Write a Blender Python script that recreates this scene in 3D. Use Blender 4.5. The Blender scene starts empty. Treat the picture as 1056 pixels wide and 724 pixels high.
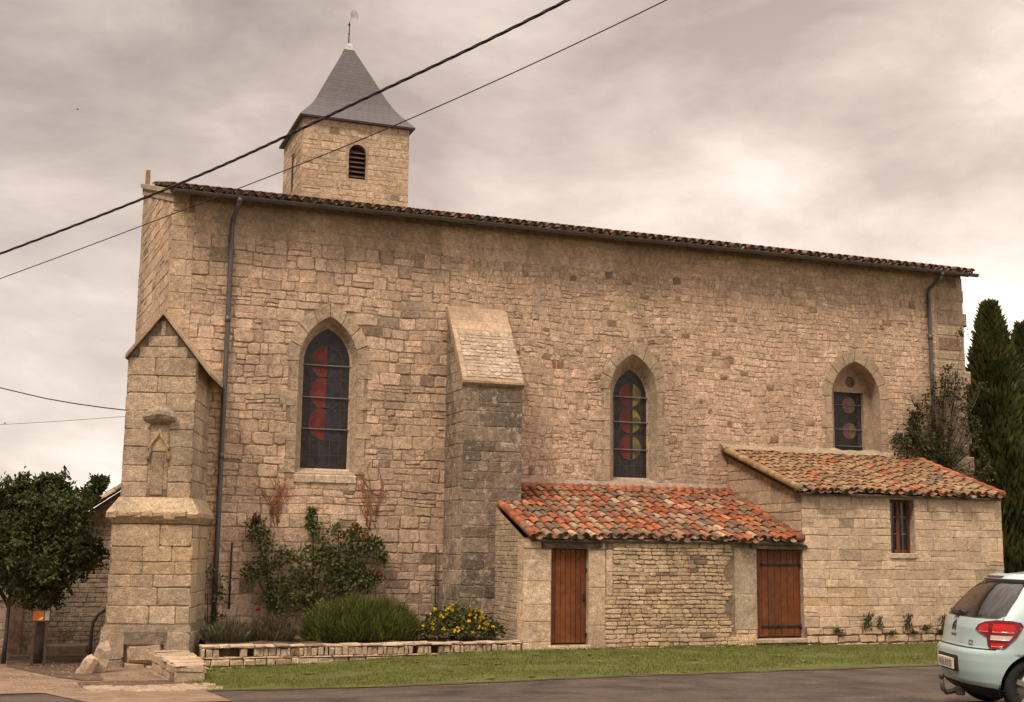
import bpy, bmesh, math, random
from mathutils import Vector, Matrix, noise
from mathutils.geometry import tessellate_polygon
random.seed(7)
R = math.radians
scene = bpy.context.scene
COL = scene.collection

# ------------------------------------------------------------------ camera
cam_d = bpy.data.cameras.new("camera"); cam = bpy.data.objects.new("camera", cam_d); COL.objects.link(cam)
cam_d.sensor_width = 36.0; cam_d.lens = 1300/1056*36; cam_d.clip_start = .1; cam_d.clip_end = 3000
RW = ((0.93624095, 0.06507207, 0.34528035), (-0.35115768, 0.14006231, 0.9257812), (0.01188173, -0.98800211, 0.15398263))
m = Matrix([[RW[i][0], -RW[i][1], -RW[i][2]] for i in range(3)]).to_4x4()
m.translation = Vector((0, 0, 1.65)); cam.matrix_world = m
scene.camera = cam

# ------------------------------------------------------------------ world: overcast, warm evening cloud over a Nishita sky
SUN_EL, SUN_AZ = 52, 232           # azimuth clockwise from north (+Y)
w = bpy.data.worlds.new("World"); scene.world = w; w.use_nodes = True
nt = w.node_tree; nt.nodes.clear()
N = nt.nodes.new; LK = nt.links.new
out = N("ShaderNodeOutputWorld"); bg = N("ShaderNodeBackground"); bg.inputs[1].default_value = .1
LK(bg.outputs[0], out.inputs[0])
sky = N("ShaderNodeTexSky"); sky.sky_type = 'NISHITA'; sky.sun_disc = False
sky.sun_elevation = R(SUN_EL); sky.sun_rotation = R(SUN_AZ)
tc = N("ShaderNodeTexCoord"); sep = N("ShaderNodeSeparateXYZ"); LK(tc.outputs['Generated'], sep.inputs[0])
def wmath(op, a, b=None, c=None):
    n = N("ShaderNodeMath"); n.operation = op
    for i, v in enumerate((a, b, c)):
        if v is None: continue
        if isinstance(v, (int, float)): n.inputs[i].default_value = v
        else: LK(v, n.inputs[i])
    return n.outputs[0]
def wramp(fac, stops):
    r = N("ShaderNodeValToRGB"); LK(fac, r.inputs[0])
    e = r.color_ramp.elements
    while len(e) < len(stops): e.new(.5)
    for el, (p, c) in zip(e, stops): el.position = p; el.color = (*c, 1)
    return r.outputs[0]
mp = N("ShaderNodeMapping"); LK(tc.outputs['Generated'], mp.inputs[0]); mp.inputs['Scale'].default_value = (1, 1, 2.0)
mp.inputs['Location'].default_value = (3.1, 1.7, .35)
nz = N("ShaderNodeTexNoise"); LK(mp.outputs[0], nz.inputs[0]); nz.inputs['Scale'].default_value = 4.3
nz.inputs['Detail'].default_value = 9; nz.inputs['Roughness'].default_value = .58; nz.inputs['Distortion'].default_value = .2
el = sep.outputs[2]
# cloud base colour by elevation (pre-strength values)
base = wramp(wmath('MULTIPLY_ADD', el, 1.0, 0), [(0, (6.4, 5.5, 4.85)), (.15, (6.0, 5.05, 4.4)), (.27, (4.15, 3.4, 2.9)), (.42, (3.2, 2.6, 2.2)), (.6, (6.5, 5.5, 4.7)), (1, (21, 17.6, 15.1))])
cl = wramp(nz.outputs[0], [(.36, (.72, .705, .70)), (.5, (.95, .95, .95)), (.64, (1.26, 1.28, 1.30))])
az = wmath('MULTIPLY_ADD', sep.outputs[0], .66, .78)
mul = N("ShaderNodeMix"); mul.data_type = 'RGBA'; mul.blend_type = 'MULTIPLY'; mul.inputs[0].default_value = 1
LK(base, mul.inputs[6]); LK(cl, mul.inputs[7])
mul2 = N("ShaderNodeMix"); mul2.data_type = 'RGBA'; mul2.blend_type = 'MULTIPLY'; mul2.inputs[0].default_value = 1
LK(mul.outputs[2], mul2.inputs[6]); LK(az, mul2.inputs[7])
mx = N("ShaderNodeMix"); mx.data_type = 'RGBA'; mx.inputs[0].default_value = .95
LK(sky.outputs[0], mx.inputs[6]); LK(mul2.outputs[2], mx.inputs[7]); LK(mx.outputs[2], bg.inputs[0])

sun_d = bpy.data.lights.new("sun", 'SUN'); sun = bpy.data.objects.new("sun", sun_d); COL.objects.link(sun)
sun_d.energy = 1.5; sun_d.angle = R(14); sun_d.color = (1, .835, .69)
sd = Vector((math.sin(R(SUN_AZ))*math.cos(R(SUN_EL)), math.cos(R(SUN_AZ))*math.cos(R(SUN_EL)), math.sin(R(SUN_EL))))
sun.rotation_euler = sd.to_track_quat('Z', 'Y').to_euler(); sun.location = (-20, -20, 40)
vs = scene.view_settings; vs.view_transform = 'Standard'; vs.look = 'None'; vs.exposure = 1.06; vs.gamma = 1; vs.use_curve_mapping = False

# ------------------------------------------------------------------ helpers
class MB:
    def __init__(s): s.v = []; s.f = []; s.c = []; s.mi = []; s.sm = []
    def add(s, vs, fs, col=(.5, .5, .5), mi=0, smooth=False):
        o = len(s.v); s.v.extend([tuple(p) for p in vs]); s.c.extend([(*col, 1.0)]*len(vs))
        for f in fs: s.f.append(tuple(i+o for i in f)); s.mi.append(mi); s.sm.append(smooth)
    def build(s, name, mats, parent=None, label=None):
        me = bpy.data.meshes.new(name); me.from_pydata(s.v, [], s.f)
        if not isinstance(mats, (list, tuple)): mats = [mats]
        for mt in mats: me.materials.append(mt)
        me.polygons.foreach_set('material_index', s.mi); me.polygons.foreach_set('use_smooth', s.sm)
        a = me.color_attributes.new('tint', 'FLOAT_COLOR', 'POINT')
        a.data.foreach_set('color', [x for c in s.c for x in c])
        me.update()
        ob = bpy.data.objects.new(name, me); COL.objects.link(ob)
        if parent is not None: adopt(ob, parent)
        if label: ob['label'] = label
        return ob
def adopt(ob, parent):
    p = parent; t = Vector((0, 0, 0))
    while p is not None: t += p.location; p = p.parent
    ob.parent = parent
    if any(abs(x) > 1e-9 for x in t):
        if ob.data: ob.data.transform(Matrix.Translation(-t))
def thing(name, loc, label, cat, group=None):
    o = bpy.data.objects.new(name, None); COL.objects.link(o); o.location = loc; o.empty_display_size = .3
    return tag(o, label, cat, group)
def tag(o, label, cat, group=None):
    o['label'] = label; o['category'] = cat
    if group: o['group'] = group
    return o
def struct(o, kind='structure'): o['kind'] = kind; return o
def rnd(a, b): return random.uniform(a, b)
def lerp(a, b, t): return a+(b-a)*t
def mixc(a, b, t): return tuple(lerp(x, y, t) for x, y in zip(a, b))
def sstep(a, b, x):
    t = max(0, min(1, (x-a)/(b-a))); return t*t*(3-2*t)

class Fr:
    """a plane: P(u,v,w) = O + U u + V v + N w"""
    def __init__(s, O, U, V, Nn=None):
        s.O = Vector(O); s.U = Vector(U).normalized(); s.V = Vector(V).normalized()
        s.N = Vector(Nn).normalized() if Nn else s.U.cross(s.V).normalized()
    def P(s, u, v, w=0): return s.O+s.U*u+s.V*v+s.N*w

def box(mb, x0, x1, y0, y1, z0, z1, col=(.5, .5, .5), mi=0, bev=0.0):
    fr = Fr((x0, y0, z0), (1, 0, 0), (0, 1, 0), (0, 0, 1)); fbox(mb, fr, 0, x1-x0, 0, y1-y0, 0, z1-z0, col, mi, bev)
def fbox(mb, fr, u0, u1, v0, v1, w0, w1, col=(.5, .5, .5), mi=0, bev=0.0, jit=0.0):
    if bev <= 0:
        vs_ = [fr.P(u, v, w_) for w_ in (w0, w1) for v in (v0, v1) for u in (u0, u1)]
        mb.add(vs_, [(0, 2, 3, 1), (4, 5, 7, 6), (0, 1, 5, 4), (2, 6, 7, 3), (0, 4, 6, 2), (1, 3, 7, 5)], col, mi); return
    b = bev; vs_ = []
    for (w_, i) in ((w0, b), (w0+b, 0), (w1-b, 0), (w1, b)):
        for (u, v) in ((u0+i, v0+i), (u1-i, v0+i), (u1-i, v1-i), (u0+i, v1-i)): vs_.append(fr.P(u+rnd(-jit, jit), v+rnd(-jit, jit), w_+rnd(-jit, jit)))
    fs = [(3, 2, 1, 0), (12, 13, 14, 15)]
    for k in range(3):
        for j in range(4): a = k*4+j; b_ = k*4+(j+1) % 4; fs.append((a, b_, b_+4, a+4))
    mb.add(vs_, fs, col, mi)
def tube(mb, pts, rad, seg=8, col=(.5, .5, .5), mi=0, caps=True):
    pts = [Vector(p) for p in pts]; n = len(pts)
    if not isinstance(rad, (list, tuple)): rad = [rad]*n
    vs_ = []; ref = None
    for i, p in enumerate(pts):
        t = (pts[min(i+1, n-1)]-pts[max(i-1, 0)]).normalized()
        if ref is None: ref = t.orthogonal().normalized()
        ref = (ref-t*ref.dot(t)); ref = ref.normalized() if ref.length > 1e-6 else t.orthogonal().normalized()
        b = t.cross(ref)
        for k in range(seg):
            a = 2*math.pi*k/seg; vs_.append(p+(ref*math.cos(a)+b*math.sin(a))*rad[i])
    fs = [(i*seg+k, i*seg+(k+1) % seg, (i+1)*seg+(k+1) % seg, (i+1)*seg+k) for i in range(n-1) for k in range(seg)]
    if caps: fs += [tuple(range(seg-1, -1, -1)), tuple((n-1)*seg+k for k in range(seg))]
    mb.add(vs_, fs, col, mi, True)

# ------------------------------------------------------------------ materials
def newmat(name):
    mt = bpy.data.materials.new(name); mt.use_nodes = True; t = mt.node_tree; t.nodes.clear()
    o = t.nodes.new("ShaderNodeOutputMaterial"); b = t.nodes.new("ShaderNodeBsdfPrincipled"); t.links.new(b.outputs[0], o.inputs[0])
    return mt, t, b
def surf(name, col=None, var=.25, scale=6, rough=.9, bump=.3, bscale=60, grime=0, gcol=(.12, .10, .08), gscale=.8, metal=0, spec=.3, fine=40, trans=0, spots=0, scol=(.6, .55, .47), coat=0, vstreak=False):
    """procedural surface: colour (attribute 'tint' when col is None) broken by two noises, grime in patches, pale lichen spots, bump"""
    mt, t, b = newmat(name); nn = t.nodes.new; lk = t.links.new
    tcn = nn("ShaderNodeTexCoord"); co = tcn.outputs['Object']
    def noi(sc, det=4, ro=.6, vec=co):
        n = nn("ShaderNodeTexNoise"); lk(vec, n.inputs[0]); n.inputs['Scale'].default_value = sc; n.inputs['Detail'].default_value = det; n.inputs['Roughness'].default_value = ro; return n.outputs[0]
    def mr(v, a, b_, c, d):
        n = nn("ShaderNodeMapRange"); lk(v, n.inputs[0])
        for i, x in zip((1, 2, 3, 4), (a, b_, c, d)): n.inputs[i].default_value = x
        return n.outputs[0]
    def mix(f, a, b_, bl='MIX'):
        n = nn("ShaderNodeMix"); n.data_type = 'RGBA'; n.blend_type = bl
        if isinstance(f, (int, float)): n.inputs[0].default_value = f
        else: lk(f, n.inputs[0])
        for i, x in ((6, a), (7, b_)):
            if isinstance(x, tuple): n.inputs[i].default_value = (*x[:3], 1)
            else: lk(x, n.inputs[i])
        return n.outputs[2]
    if col is None:
        at = nn("ShaderNodeAttribute"); at.attribute_name = 'tint'; c = at.outputs['Color']
    else: c = tuple(col)
    n1 = noi(scale); n2 = noi(fine, 3, .7)
    g1 = mr(n1, .3, .7, 1-var, 1+var); g2 = mr(n2, .25, .75, 1-var*.8, 1+var*.8)
    c = mix(1.0, c, g1, 'MULTIPLY'); c = mix(1.0, c, g2, 'MULTIPLY')
    if grime:
        vec = co
        if vstreak:
            mpn = nn("ShaderNodeMapping"); lk(co, mpn.inputs[0]); mpn.inputs['Scale'].default_value = (1, 1, .22); vec = mpn.outputs[0]
        gm = mr(noi(gscale, 7, .68, vec), .47, .72, 0, grime); c = mix(gm, c, gcol)
    if spots:
        sm_ = mr(noi(9, 5, .7), .60, .68, 0, spots); c = mix(sm_, c, scol)
    if isinstance(c, tuple): b.inputs['Base Color'].default_value = (*c, 1)
    else: lk(c, b.inputs['Base Color'])
    b.inputs['Roughness'].default_value = rough; b.inputs['Metallic'].default_value = metal
    b.inputs['Specular IOR Level'].default_value = spec
    if coat: b.inputs['Coat Weight'].default_value = coat; b.inputs['Coat Roughness'].default_value = .04
    if trans:
        tr = nn("ShaderNodeBsdfTranslucent"); ms = nn("ShaderNodeMixShader"); ms.inputs[0].default_value = trans
        o = [x for x in t.nodes if x.type == 'OUTPUT_MATERIAL'][0]
        if isinstance(c, tuple): tr.inputs[0].default_value = (*c, 1)
        else: lk(c, tr.inputs[0])
        lk(b.outputs[0], ms.inputs[1]); lk(tr.outputs[0], ms.inputs[2]); lk(ms.outputs[0], o.inputs[0])
    if bump:
        bp = nn("ShaderNodeBump"); bp.inputs['Strength'].default_value = bump; bp.inputs['Distance'].default_value = .012
        bn = noi(bscale, 5, .7); lk(bn, bp.inputs['Height']); lk(bp.outputs[0], b.inputs['Normal'])
    return mt
def stonemat(name, grime=.5, gcol=(.17, .135, .10), gscale=.55, mott=.38, ochre=.22, spots=.35, scol=(.56, .47, .36), bump=.8, pits=.5, smear=.6, spsc=13, spth=.60):
    """weathered limestone: tint broken by mottling at three sizes, grey weathering streaks, ochre patches, pale scabs, dark pits"""
    mt, t, b = newmat(name); nn = t.nodes.new; lk = t.links.new
    co = nn("ShaderNodeTexCoord").outputs['Object']
    def noi(sc, det=4, ro=.6, vec=co, dist=0):
        n = nn("ShaderNodeTexNoise"); lk(vec, n.inputs[0]); n.inputs['Scale'].default_value = sc; n.inputs['Detail'].default_value = det; n.inputs['Roughness'].default_value = ro; n.inputs['Distortion'].default_value = dist; return n.outputs[0]
    def mr(v, a, b_, c, d):
        n = nn("ShaderNodeMapRange"); lk(v, n.inputs[0])
        for i, x in zip((1, 2, 3, 4), (a, b_, c, d)): n.inputs[i].default_value = x
        return n.outputs[0]
    def mix(f, a, b_, bl='MIX'):
        n = nn("ShaderNodeMix"); n.data_type = 'RGBA'; n.blend_type = bl
        if isinstance(f, (int, float)): n.inputs[0].default_value = f
        else: lk(f, n.inputs[0])
        for i, x in ((6, a), (7, b_)):
            if isinstance(x, tuple): n.inputs[i].default_value = (*x[:3], 1)
            else: lk(x, n.inputs[i])
        return n.outputs[2]
    at = nn("ShaderNodeAttribute"); at.attribute_name = 'tint'; c = at.outputs['Color']
    mpn = nn("ShaderNodeMapping"); lk(co, mpn.inputs[0]); mpn.inputs['Scale'].default_value = (1, 1, .3)
    c = mix(mr(noi(1.1, 5, .65, dist=.6), .52, .75, 0, ochre), c, (.50, .32, .16))
    for (sc, k, det) in ((2.1, .55, 3), (10, 1, 6), (42, 1.3, 4)):
        c = mix(1.0, c, mr(noi(sc, det, .65), .28, .72, 1-mott*k, 1+mott*k), 'MULTIPLY')
    sm_ = mr(noi(2.3, 7, .7, dist=.5), .53, .64, 0, smear); c = mix(sm_, c, (.54, .39, .275))
    c = mix(mr(noi(gscale, 9, .72, mpn.outputs[0], .4), .46, .70, 0, grime), c, gcol)
    c = mix(mr(noi(6.5, 8, .75), .57, .68, 0, grime*.8), c, tuple(x*.85 for x in gcol))
    c = mix(mr(noi(spsc, 6, .75), spth, spth+.06, 0, spots), c, scol)
    pit = mr(noi(24, 4, .6), .33, .26, 0, pits); c = mix(pit, c, (.07, .05, .035))
    lk(c, b.inputs['Base Color']); b.inputs['Roughness'].default_value = .95; b.inputs['Specular IOR Level'].default_value = .2
    ad = nn("ShaderNodeMath"); ad.operation = 'MULTIPLY_ADD'; lk(noi(8, 6, .7), ad.inputs[0]); ad.inputs[1].default_value = 2.2; lk(noi(48, 5, .7), ad.inputs[2])
    sb = nn("ShaderNodeMath"); sb.operation = 'SUBTRACT'; lk(ad.outputs[0], sb.inputs[0]); lk(pit, sb.inputs[1])
    bp = nn("ShaderNodeBump"); bp.inputs['Strength'].default_value = bump; bp.inputs['Distance'].default_value = .016; lk(sb.outputs[0], bp.inputs['Height']); lk(bp.outputs[0], b.inputs['Normal'])
    return mt
STONE = stonemat("limestone")
STONE_DARK = stonemat("lichened_limestone", .85, (.060, .048, .038), .8, .42, .1, .9, (.46, .38, .29), 1.0, smear=.1, spsc=5.5, spth=.545)
STONE_CLEAN = stonemat("dressed_limestone", .36, (.22, .17, .125), .8, .28, .22, .35, (.60, .50, .38), .7, .45, smear=.25)
STONE_WORN = stonemat("worn_ashlar", .66, (.15, .12, .092), .7, .34, .3, .45, (.58, .49, .38), 1.0, .6, smear=.25)
TILE = surf("terracotta", None, .36, 7, .92, .7, 45, .5, (.105, .08, .055), 1.6, fine=32, spots=.35, scol=(.36, .29, .18))
SLATE = None
WOOD = surf("red_stained_wood", None, .32, 7, .7, .4, 80, .5, (.055, .022, .012), 2.2, vstreak=True)
OLDWOOD = surf("weathered_oak", (.075, .052, .038), .3, 10, .85, .5, 60)
IRON = surf("black_iron", (.022, .02, .02), .3, 20, .6, .3, 80)
ZINC = surf("grey_zinc", (.115, .108, .105), .2, 4, .5, .15, 30, .35, (.06, .055, .05), 2, metal=.35, spec=.5)
LEAD = surf("pale_lead", (.42, .39, .36), .2, 10, .6, .2, 40, metal=.2)
LEAF = surf("foliage", None, .25, 4, .6, 0, fine=9, trans=.25, spec=.25)
BARK = surf("bark", (.075, .055, .042), .35, 8, .95, .8, 40)
CABLE = surf("cable_sheath", (.03, .022, .024), .2, 20, .6, .1, 60)

# ------------------------------------------------------------------ ground
def gz(x, y):
    a = -.02*max(0, min(y-11, 11)); d = max(0, min(8-x, 6))*.045*sstep(12, 22, y); return a-d
def sheet(name, mt, xs, ylo, yhi, ny, off, col=(.3, .3, .3)):
    mb = MB(); vs_ = []; fs = []
    for x in xs:
        a, b = ylo(x), yhi(x)
        for j in range(ny+1): y = lerp(a, b, j/ny); vs_.append((x, y, gz(x, y)+off))
    for i in range(len(xs)-1):
        for j in range(ny): k = i*(ny+1)+j; fs.append((k, k+ny+1, k+ny+2, k+1))
    mb.add(vs_, fs, col, 0, True); return struct(mb.build(name, mt))
def frange(a, b, st): n = int(round((b-a)/st)); return [a+(b-a)*i/n for i in range(n+1)]
def edge(x):                    # back edge of the road, wandering a little
    pts = [(-40, 18.4), (.25, 18.2), (2.2, 17.55), (3, 17.0), (4.4, 16.45), (8.6, 16.35), (13.5, 16.8), (20, 17.4), (70, 21)]
    for (x0, y0), (x1, y1) in zip(pts, pts[1:]):
        if x <= x1: y = lerp(y0, y1, (x-x0)/(x1-x0)); break
    return y+.09*noise.noise((x*.9, 3, 0))+.05*noise.noise((x*3.1, 7, 0))
GROUND = surf("field_grass", (.075, .085, .028), .35, .8, .95, .6, 9, .5, (.12, .10, .05), .3)
gxs = [-700, -300, -120, -60, -30]+frange(-20, 40, 1.0)[0:]+[60, 120, 300, 700]
gys = [-300, -100, -40, -15]+frange(-5, 45, 1.0)+[70, 120, 300, 900]
mb = MB(); vs_ = [(x, y, gz(x, y)-.03) for x in gxs for y in gys]; ny = len(gys)
mb.add(vs_, [(i*ny+j, (i+1)*ny+j, (i+1)*ny+j+1, i*ny+j+1) for i in range(len(gxs)-1) for j in range(ny-1)], (.1, .1, .05), 0, True)
struct(mb.build("ground", GROUND))
ASPH = surf("asphalt", (.075, .060, .050), .42, 1.3, .95, 1.0, 60, .65, (.14, .102, .075), .55, fine=17, spec=.1, spots=.5, scol=(.17, .135, .11))
sheet("road", ASPH, [-60, -40, -30]+frange(-20, 30, .4)+[40, 70], lambda x: -14, edge, 50, .0)
SAND = surf("sandy_pavement", (.235, .158, .105), .3, 2.2, .95, 1.0, 50, .7, (.12, .082, .056), 1.3, fine=22, spots=.5, scol=(.36, .26, .18))
# the pavement west of the verge, with a dropped tongue towards the road
def pav_lo(x):
    if x < .25: return 18.25
    if x < .8: return lerp(18.2, 15.2, (x-.25)/.55)
    return 15.2
sheet("pavement", SAND, [-40, -30]+frange(-20, .2, .4)+frange(.25, 2.25, .1), pav_lo, lambda x: 28, 40, .008)
DIRT = surf("brown_earth", (.105, .066, .045), .3, 3, .98, .9, 50, .4, (.19, .125, .085), 1.5, fine=45)
sheet("path", DIRT, frange(-.3, 1.15, .15), lambda x: 20.9+(.85-x)*2.6 if x < .85 else 20.9, lambda x: 25.9, 14, .016)
sheet("earth_bed", DIRT, frange(.75, 2.35, .1), lambda x: 19.55-.2*x+.12*noise.noise((x*2, 0, 0)), lambda x: 20.6+.3*noise.noise((x*2, 9, 0)), 6, .016)
sheet("verge_edge", DIRT, frange(2.2, 34, .12), lambda x: edge(x)-.06-.10*noise.noise((x*2.3, 1, 0))-.05*noise.noise((x*8, 1, 0)), lambda x: edge(x)+.14, 3, .008)
GRASSBASE = surf("turf", (.075, .088, .018), .35, 2, .95, .9, 30, .35, (.13, .105, .05), 1.1, fine=30)
sheet("verge", GRASSBASE, frange(2.3, 34, .3), lambda x: edge(x)+.02, lambda x: 22.2 if x < 15 else lerp(22.2, 24, (x-15)/19), 16, .012)
mb = MB()
for i in range(70000):          # grass blades
    x = rnd(2.3, 21) ; y = rnd(edge(x)+.04+max(0, 2.75-x)*.5*random.random(), 22.05)
    d = noise.noise((x*.8, y*.8, 0))+.5*noise.noise((x*3, y*3, 0))
    if d < -.30+rnd(-.3, .3): continue
    hgt = rnd(.018, .05)*(1+.35*d)
    if y < edge(x)+.35:
        hgt *= .7
        if noise.noise((x*1.7, 2, 0))+.4*noise.noise((x*6, 4, 0)) > (y-edge(x))*3-.35: continue
    if y > 21.9: hgt *= 1.5
    a = rnd(0, 6.28); c, s = math.cos(a)*.006, math.sin(a)*.006; lx, ly = rnd(-.02, .02), rnd(-.02, .02); z = gz(x, y)+.01
    t = random.random(); col = mixc((.095, .135, .020), (.19, .20, .040), t) if random.random() < .85 else (.2, .165, .075)
    mb.add([(x-c, y-s, z), (x+c, y+s, z), (x+lx, y+ly, z+hgt)], [(0, 1, 2)], col)
for i in range(70):
    x = rnd(2.6, 20); y = rnd(edge(x)+.1, 22.0); n_ = random.randint(8, 22); rr = rnd(.05, .14)
    if random.random() < .5: y = 22.03-rnd(0, .12)
    for k in range(n_):
        a = rnd(0, 6.28); z = gz(x, y)+.01; c = mixc((.09, .13, .02), (.18, .20, .04), random.random()); q = Vector((math.cos(a), math.sin(a), 0)); t = Vector((-q.y, q.x, 0))*rnd(.008, .02); o = Vector((x, y, z))
        mb.add([o, o+q*rr*.5+t+Vector((0, 0, rr*.3)), o+q*rr+Vector((0, 0, rr*.25)), o+q*rr*.5-t+Vector((0, 0, rr*.3))], [(0, 1, 2, 3)], c)
struct(mb.build("grass", LEAF), 'stuff')
# cobbles along the foot of the pavement
mb = MB()
for i in range(230):
    x = rnd(.85, 2.5); y = rnd(18.0, 19.35)-.15*x
    if y < edge(x)+.15: continue
    r = rnd(.05, .11); fr = Fr((x, y, gz(x, y)+.0), (math.cos(i), math.sin(i), 0), (-math.sin(i), math.cos(i), 0), (0, 0, 1))
    fbox(mb, fr, -r, r, -r*.75, r*.75, -.02, rnd(.018, .035), mixc((.40, .30, .21), (.27, .19, .13), random.random()), 0, .014)
struct(mb.build("cobbles", STONE_CLEAN), 'stuff')
mb = MB()
for i in range(2600):
    x = rnd(-3, 2.4); y = rnd(17.2, 25.5)
    if y < edge(x)+.1 or (x > 1.0 and y > 22.2) or (noise.noise((x*1.2, y*1.2, 5)) < rnd(-.3, .25)): continue
    r = rnd(.008, .024); a = rnd(0, 6.28); z = gz(x, y)+.012; c = mixc((.42, .31, .21), (.16, .115, .08), random.random())
    mb.add([(x+r*math.cos(a+k*2.09), y+r*math.sin(a+k*2.09), z) for k in range(3)]+[(x, y, z+r*.9)], [(0, 1, 3), (1, 2, 3), (2, 0, 3)], c)
struct(mb.build("gravel", STONE_CLEAN), 'stuff')

# ------------------------------------------------------------------ stonework
WARM = [(.61, .435, .305), (.56, .40, .285), (.67, .49, .36), (.49, .35, .245), (.57, .39, .255), (.56, .41, .30)]
PALE = [(.63, .47, .325), (.59, .435, .295), (.67, .51, .365), (.56, .41, .285), (.60, .425, .265)]
def scol(pal=WARM, odd=.02):
    c = mixc(random.choice(pal), random.choice(pal), random.random()); av = tuple(sum(p[i] for p in pal)/len(pal) for i in range(3)); c = mixc(c, av, .45); k = rnd(.84, 1.14); c = tuple(x*k for x in c)
    r = random.random()
    if r < odd*.22: c = (.27, .135, .075)
    elif r < odd: c = (.24, .175, .115)
    return c
def stone(mb, fr, pts, w1, bev, col, mi=0):
    n = len(pts); cu = sum(p[0] for p in pts)/n; cv = sum(p[1] for p in pts)/n
    ex_ = max(p[0] for p in pts)-min(p[0] for p in pts); tk = min(1, .25/max(ex_, .01))*min(1, w1/.008); tu, tv = rnd(-.012, .012)*tk, rnd(-.015, .015)*tk
    vs_ = [fr.P(u, v, -.02) for u, v in pts]+[fr.P(u, v, max(.0015, w1-bev*.7)) for u, v in pts]
    for u, v in pts:
        d = math.hypot(cu-u, cv-v); k = min(.45, bev*1.4/max(d, .001)); uu, vv = u+(cu-u)*k, v+(cv-v)*k
        vs_.append(fr.P(uu, vv, w1+tu*(uu-cu)+tv*(vv-cv)))
    fs = [tuple(range(2*n, 3*n))]
    for r in (0, n):
        for i in range(n): j = (i+1) % n; fs.append((r+i, r+j, r+n+j, r+n+i))
    mb.add(vs_, fs, col, mi)
def stonework(mb, fr, v0, v1, umin, umax, holes=(), rowh=(.16, .26), length=(.2, .5), gap=.014, relief=(.004, .014), jit=.008, rnd_corner=.18, split=.0, wav=.0, pal=WARM, odd=.02, mi=0, colfn=None):
    fu = umin if callable(umin) else (lambda v: umin); fU = umax if callable(umax) else (lambda v: umax)
    v = v0
    while v < v1-.03:
        h = rnd(*rowh)
        if v1-v-h < rowh[0]*.6: h = v1-v
        a = max(fu(v), fu(v+h)); b = min(fU(v), fU(v+h)); free = [(a, b)]
        for hf in holes:
            iv = [x for x in (hf(v+.01), hf(v+h*.5), hf(v+h-.01)) if x]
            if not iv: continue
            ha, hb = min(x[0] for x in iv), max(x[1] for x in iv); nf = []
            for (p, q) in free:
                if hb <= p or ha >= q: nf.append((p, q)); continue
                if ha > p: nf.append((p, ha))
                if hb < q: nf.append((hb, q))
            free = nf
        for (p, q) in free:
            u = p
            while u < q-.02:
                L = rnd(*length)*(.75+.5*h/(rowh[1]))
                if q-u-L < length[0]*.7: L = q-u
                subs = [(v, h)]
                if split and h > .13 and random.random() < split: k = rnd(.38, .62); subs = [(v, h*k), (v+h*k, h*(1-k))]
                for (sv, sh) in subs:
                    g = gap*rnd(.5, 1.6)*.5
                    x0, x1, y0, y1 = u+g, u+L-g, sv+g, sv+sh-g; ml = min(L, sh)
                    r4 = [(rnd(.2, 1.5)*rnd_corner*ml, rnd(.2, 1.3)*rnd_corner*ml) for _ in range(4)]
                    P = [(x0+r4[0][0], y0), ((x0+x1)/2+rnd(-.1, .1)*L, y0), (x1-r4[1][0], y0), (x1, y0+r4[1][1]), (x1, y1-r4[2][1]), (x1-r4[2][0], y1), ((x0+x1)/2+rnd(-.1, .1)*L, y1), (x0+r4[3][0], y1), (x0, y1-r4[3][1]), (x0, y0+r4[0][1])]
                    Q = []
                    for (a_, b_) in P:
                        if wav:
                            b_ += wav*noise.noise((a_*1.1, b_*1.1, 3.3)) if v0+.1 < b_ < v1-.1 else 0
                        Q.append((a_+rnd(-jit, jit), b_+rnd(-jit, jit)))
                    c = colfn(u+L/2, sv+sh/2) if colfn else scol(pal, odd)
                    stone(mb, fr, Q, rnd(*relief), .007 if sh < .12 else .010, c, mi)
                u += L
        v += h
class Arch:
    def __init__(s, c, a, z0, zs, za): s.c, s.a, s.z0, s.zs, s.za = c, a, z0, zs, za; r = za-zs; s.off = (r*r-a*a)/(2*a); s.Rr = a+s.off
    def half(s, z):
        if z < s.z0 or z > s.za: return None
        if z <= s.zs: return s.a
        return max(0, math.sqrt(max(0, s.Rr**2-(z-s.zs)**2))-s.off)
    def iv(s, ex=0.0):
        g = Arch(s.c, s.a+ex, s.z0, s.zs, s.za+ex*1.15)
        def f(z):
            h = g.half(z); return None if h is None else (g.c-h, g.c+h)
        return f
    def outline(s, nj=5, na=9):
        P = [(s.c-s.a, lerp(s.z0, s.zs, i/nj)) for i in range(nj)]
        th = math.asin(min(1, (s.za-s.zs)/s.Rr))
        for i in range(na+1): t = th*i/na; P.append((s.c+s.off-s.Rr*math.cos(t), s.zs+s.Rr*math.sin(t)))
        Rt = [(2*s.c-u, v) for u, v in reversed(P[:-1])]
        return P+Rt
def holed(mb, fr, outer, holes, col, mi=0, w_=0.0):
    loops = [[Vector((u, v, 0)) for u, v in outer]]+[[Vector((u, v, 0)) for u, v in h] for h in holes]
    flat = [p for l in loops for p in l]; tri = tessellate_polygon(loops)
    fs = []
    for t in tri:
        a, b, c = (flat[i] for i in t)
        fs.append(t if (b-a).cross(c-a).z > 0 else (t[0], t[2], t[1]))
    mb.add([fr.P(p.x, p.y, w_) for p in flat], fs, col, mi)
def reveal(mb, fr, A, B, wb, col, mi=0, wa=0.0):
    n = len(A); vs_ = [fr.P(u, v, wa) for u, v in A]+[fr.P(u, v, wb) for u, v in B]
    mb.add(vs_, [(i, i+1, n+i+1, n+i) for i in range(n-1)]+[(n-1, 0, n, 2*n-1)], col, mi)
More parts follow.
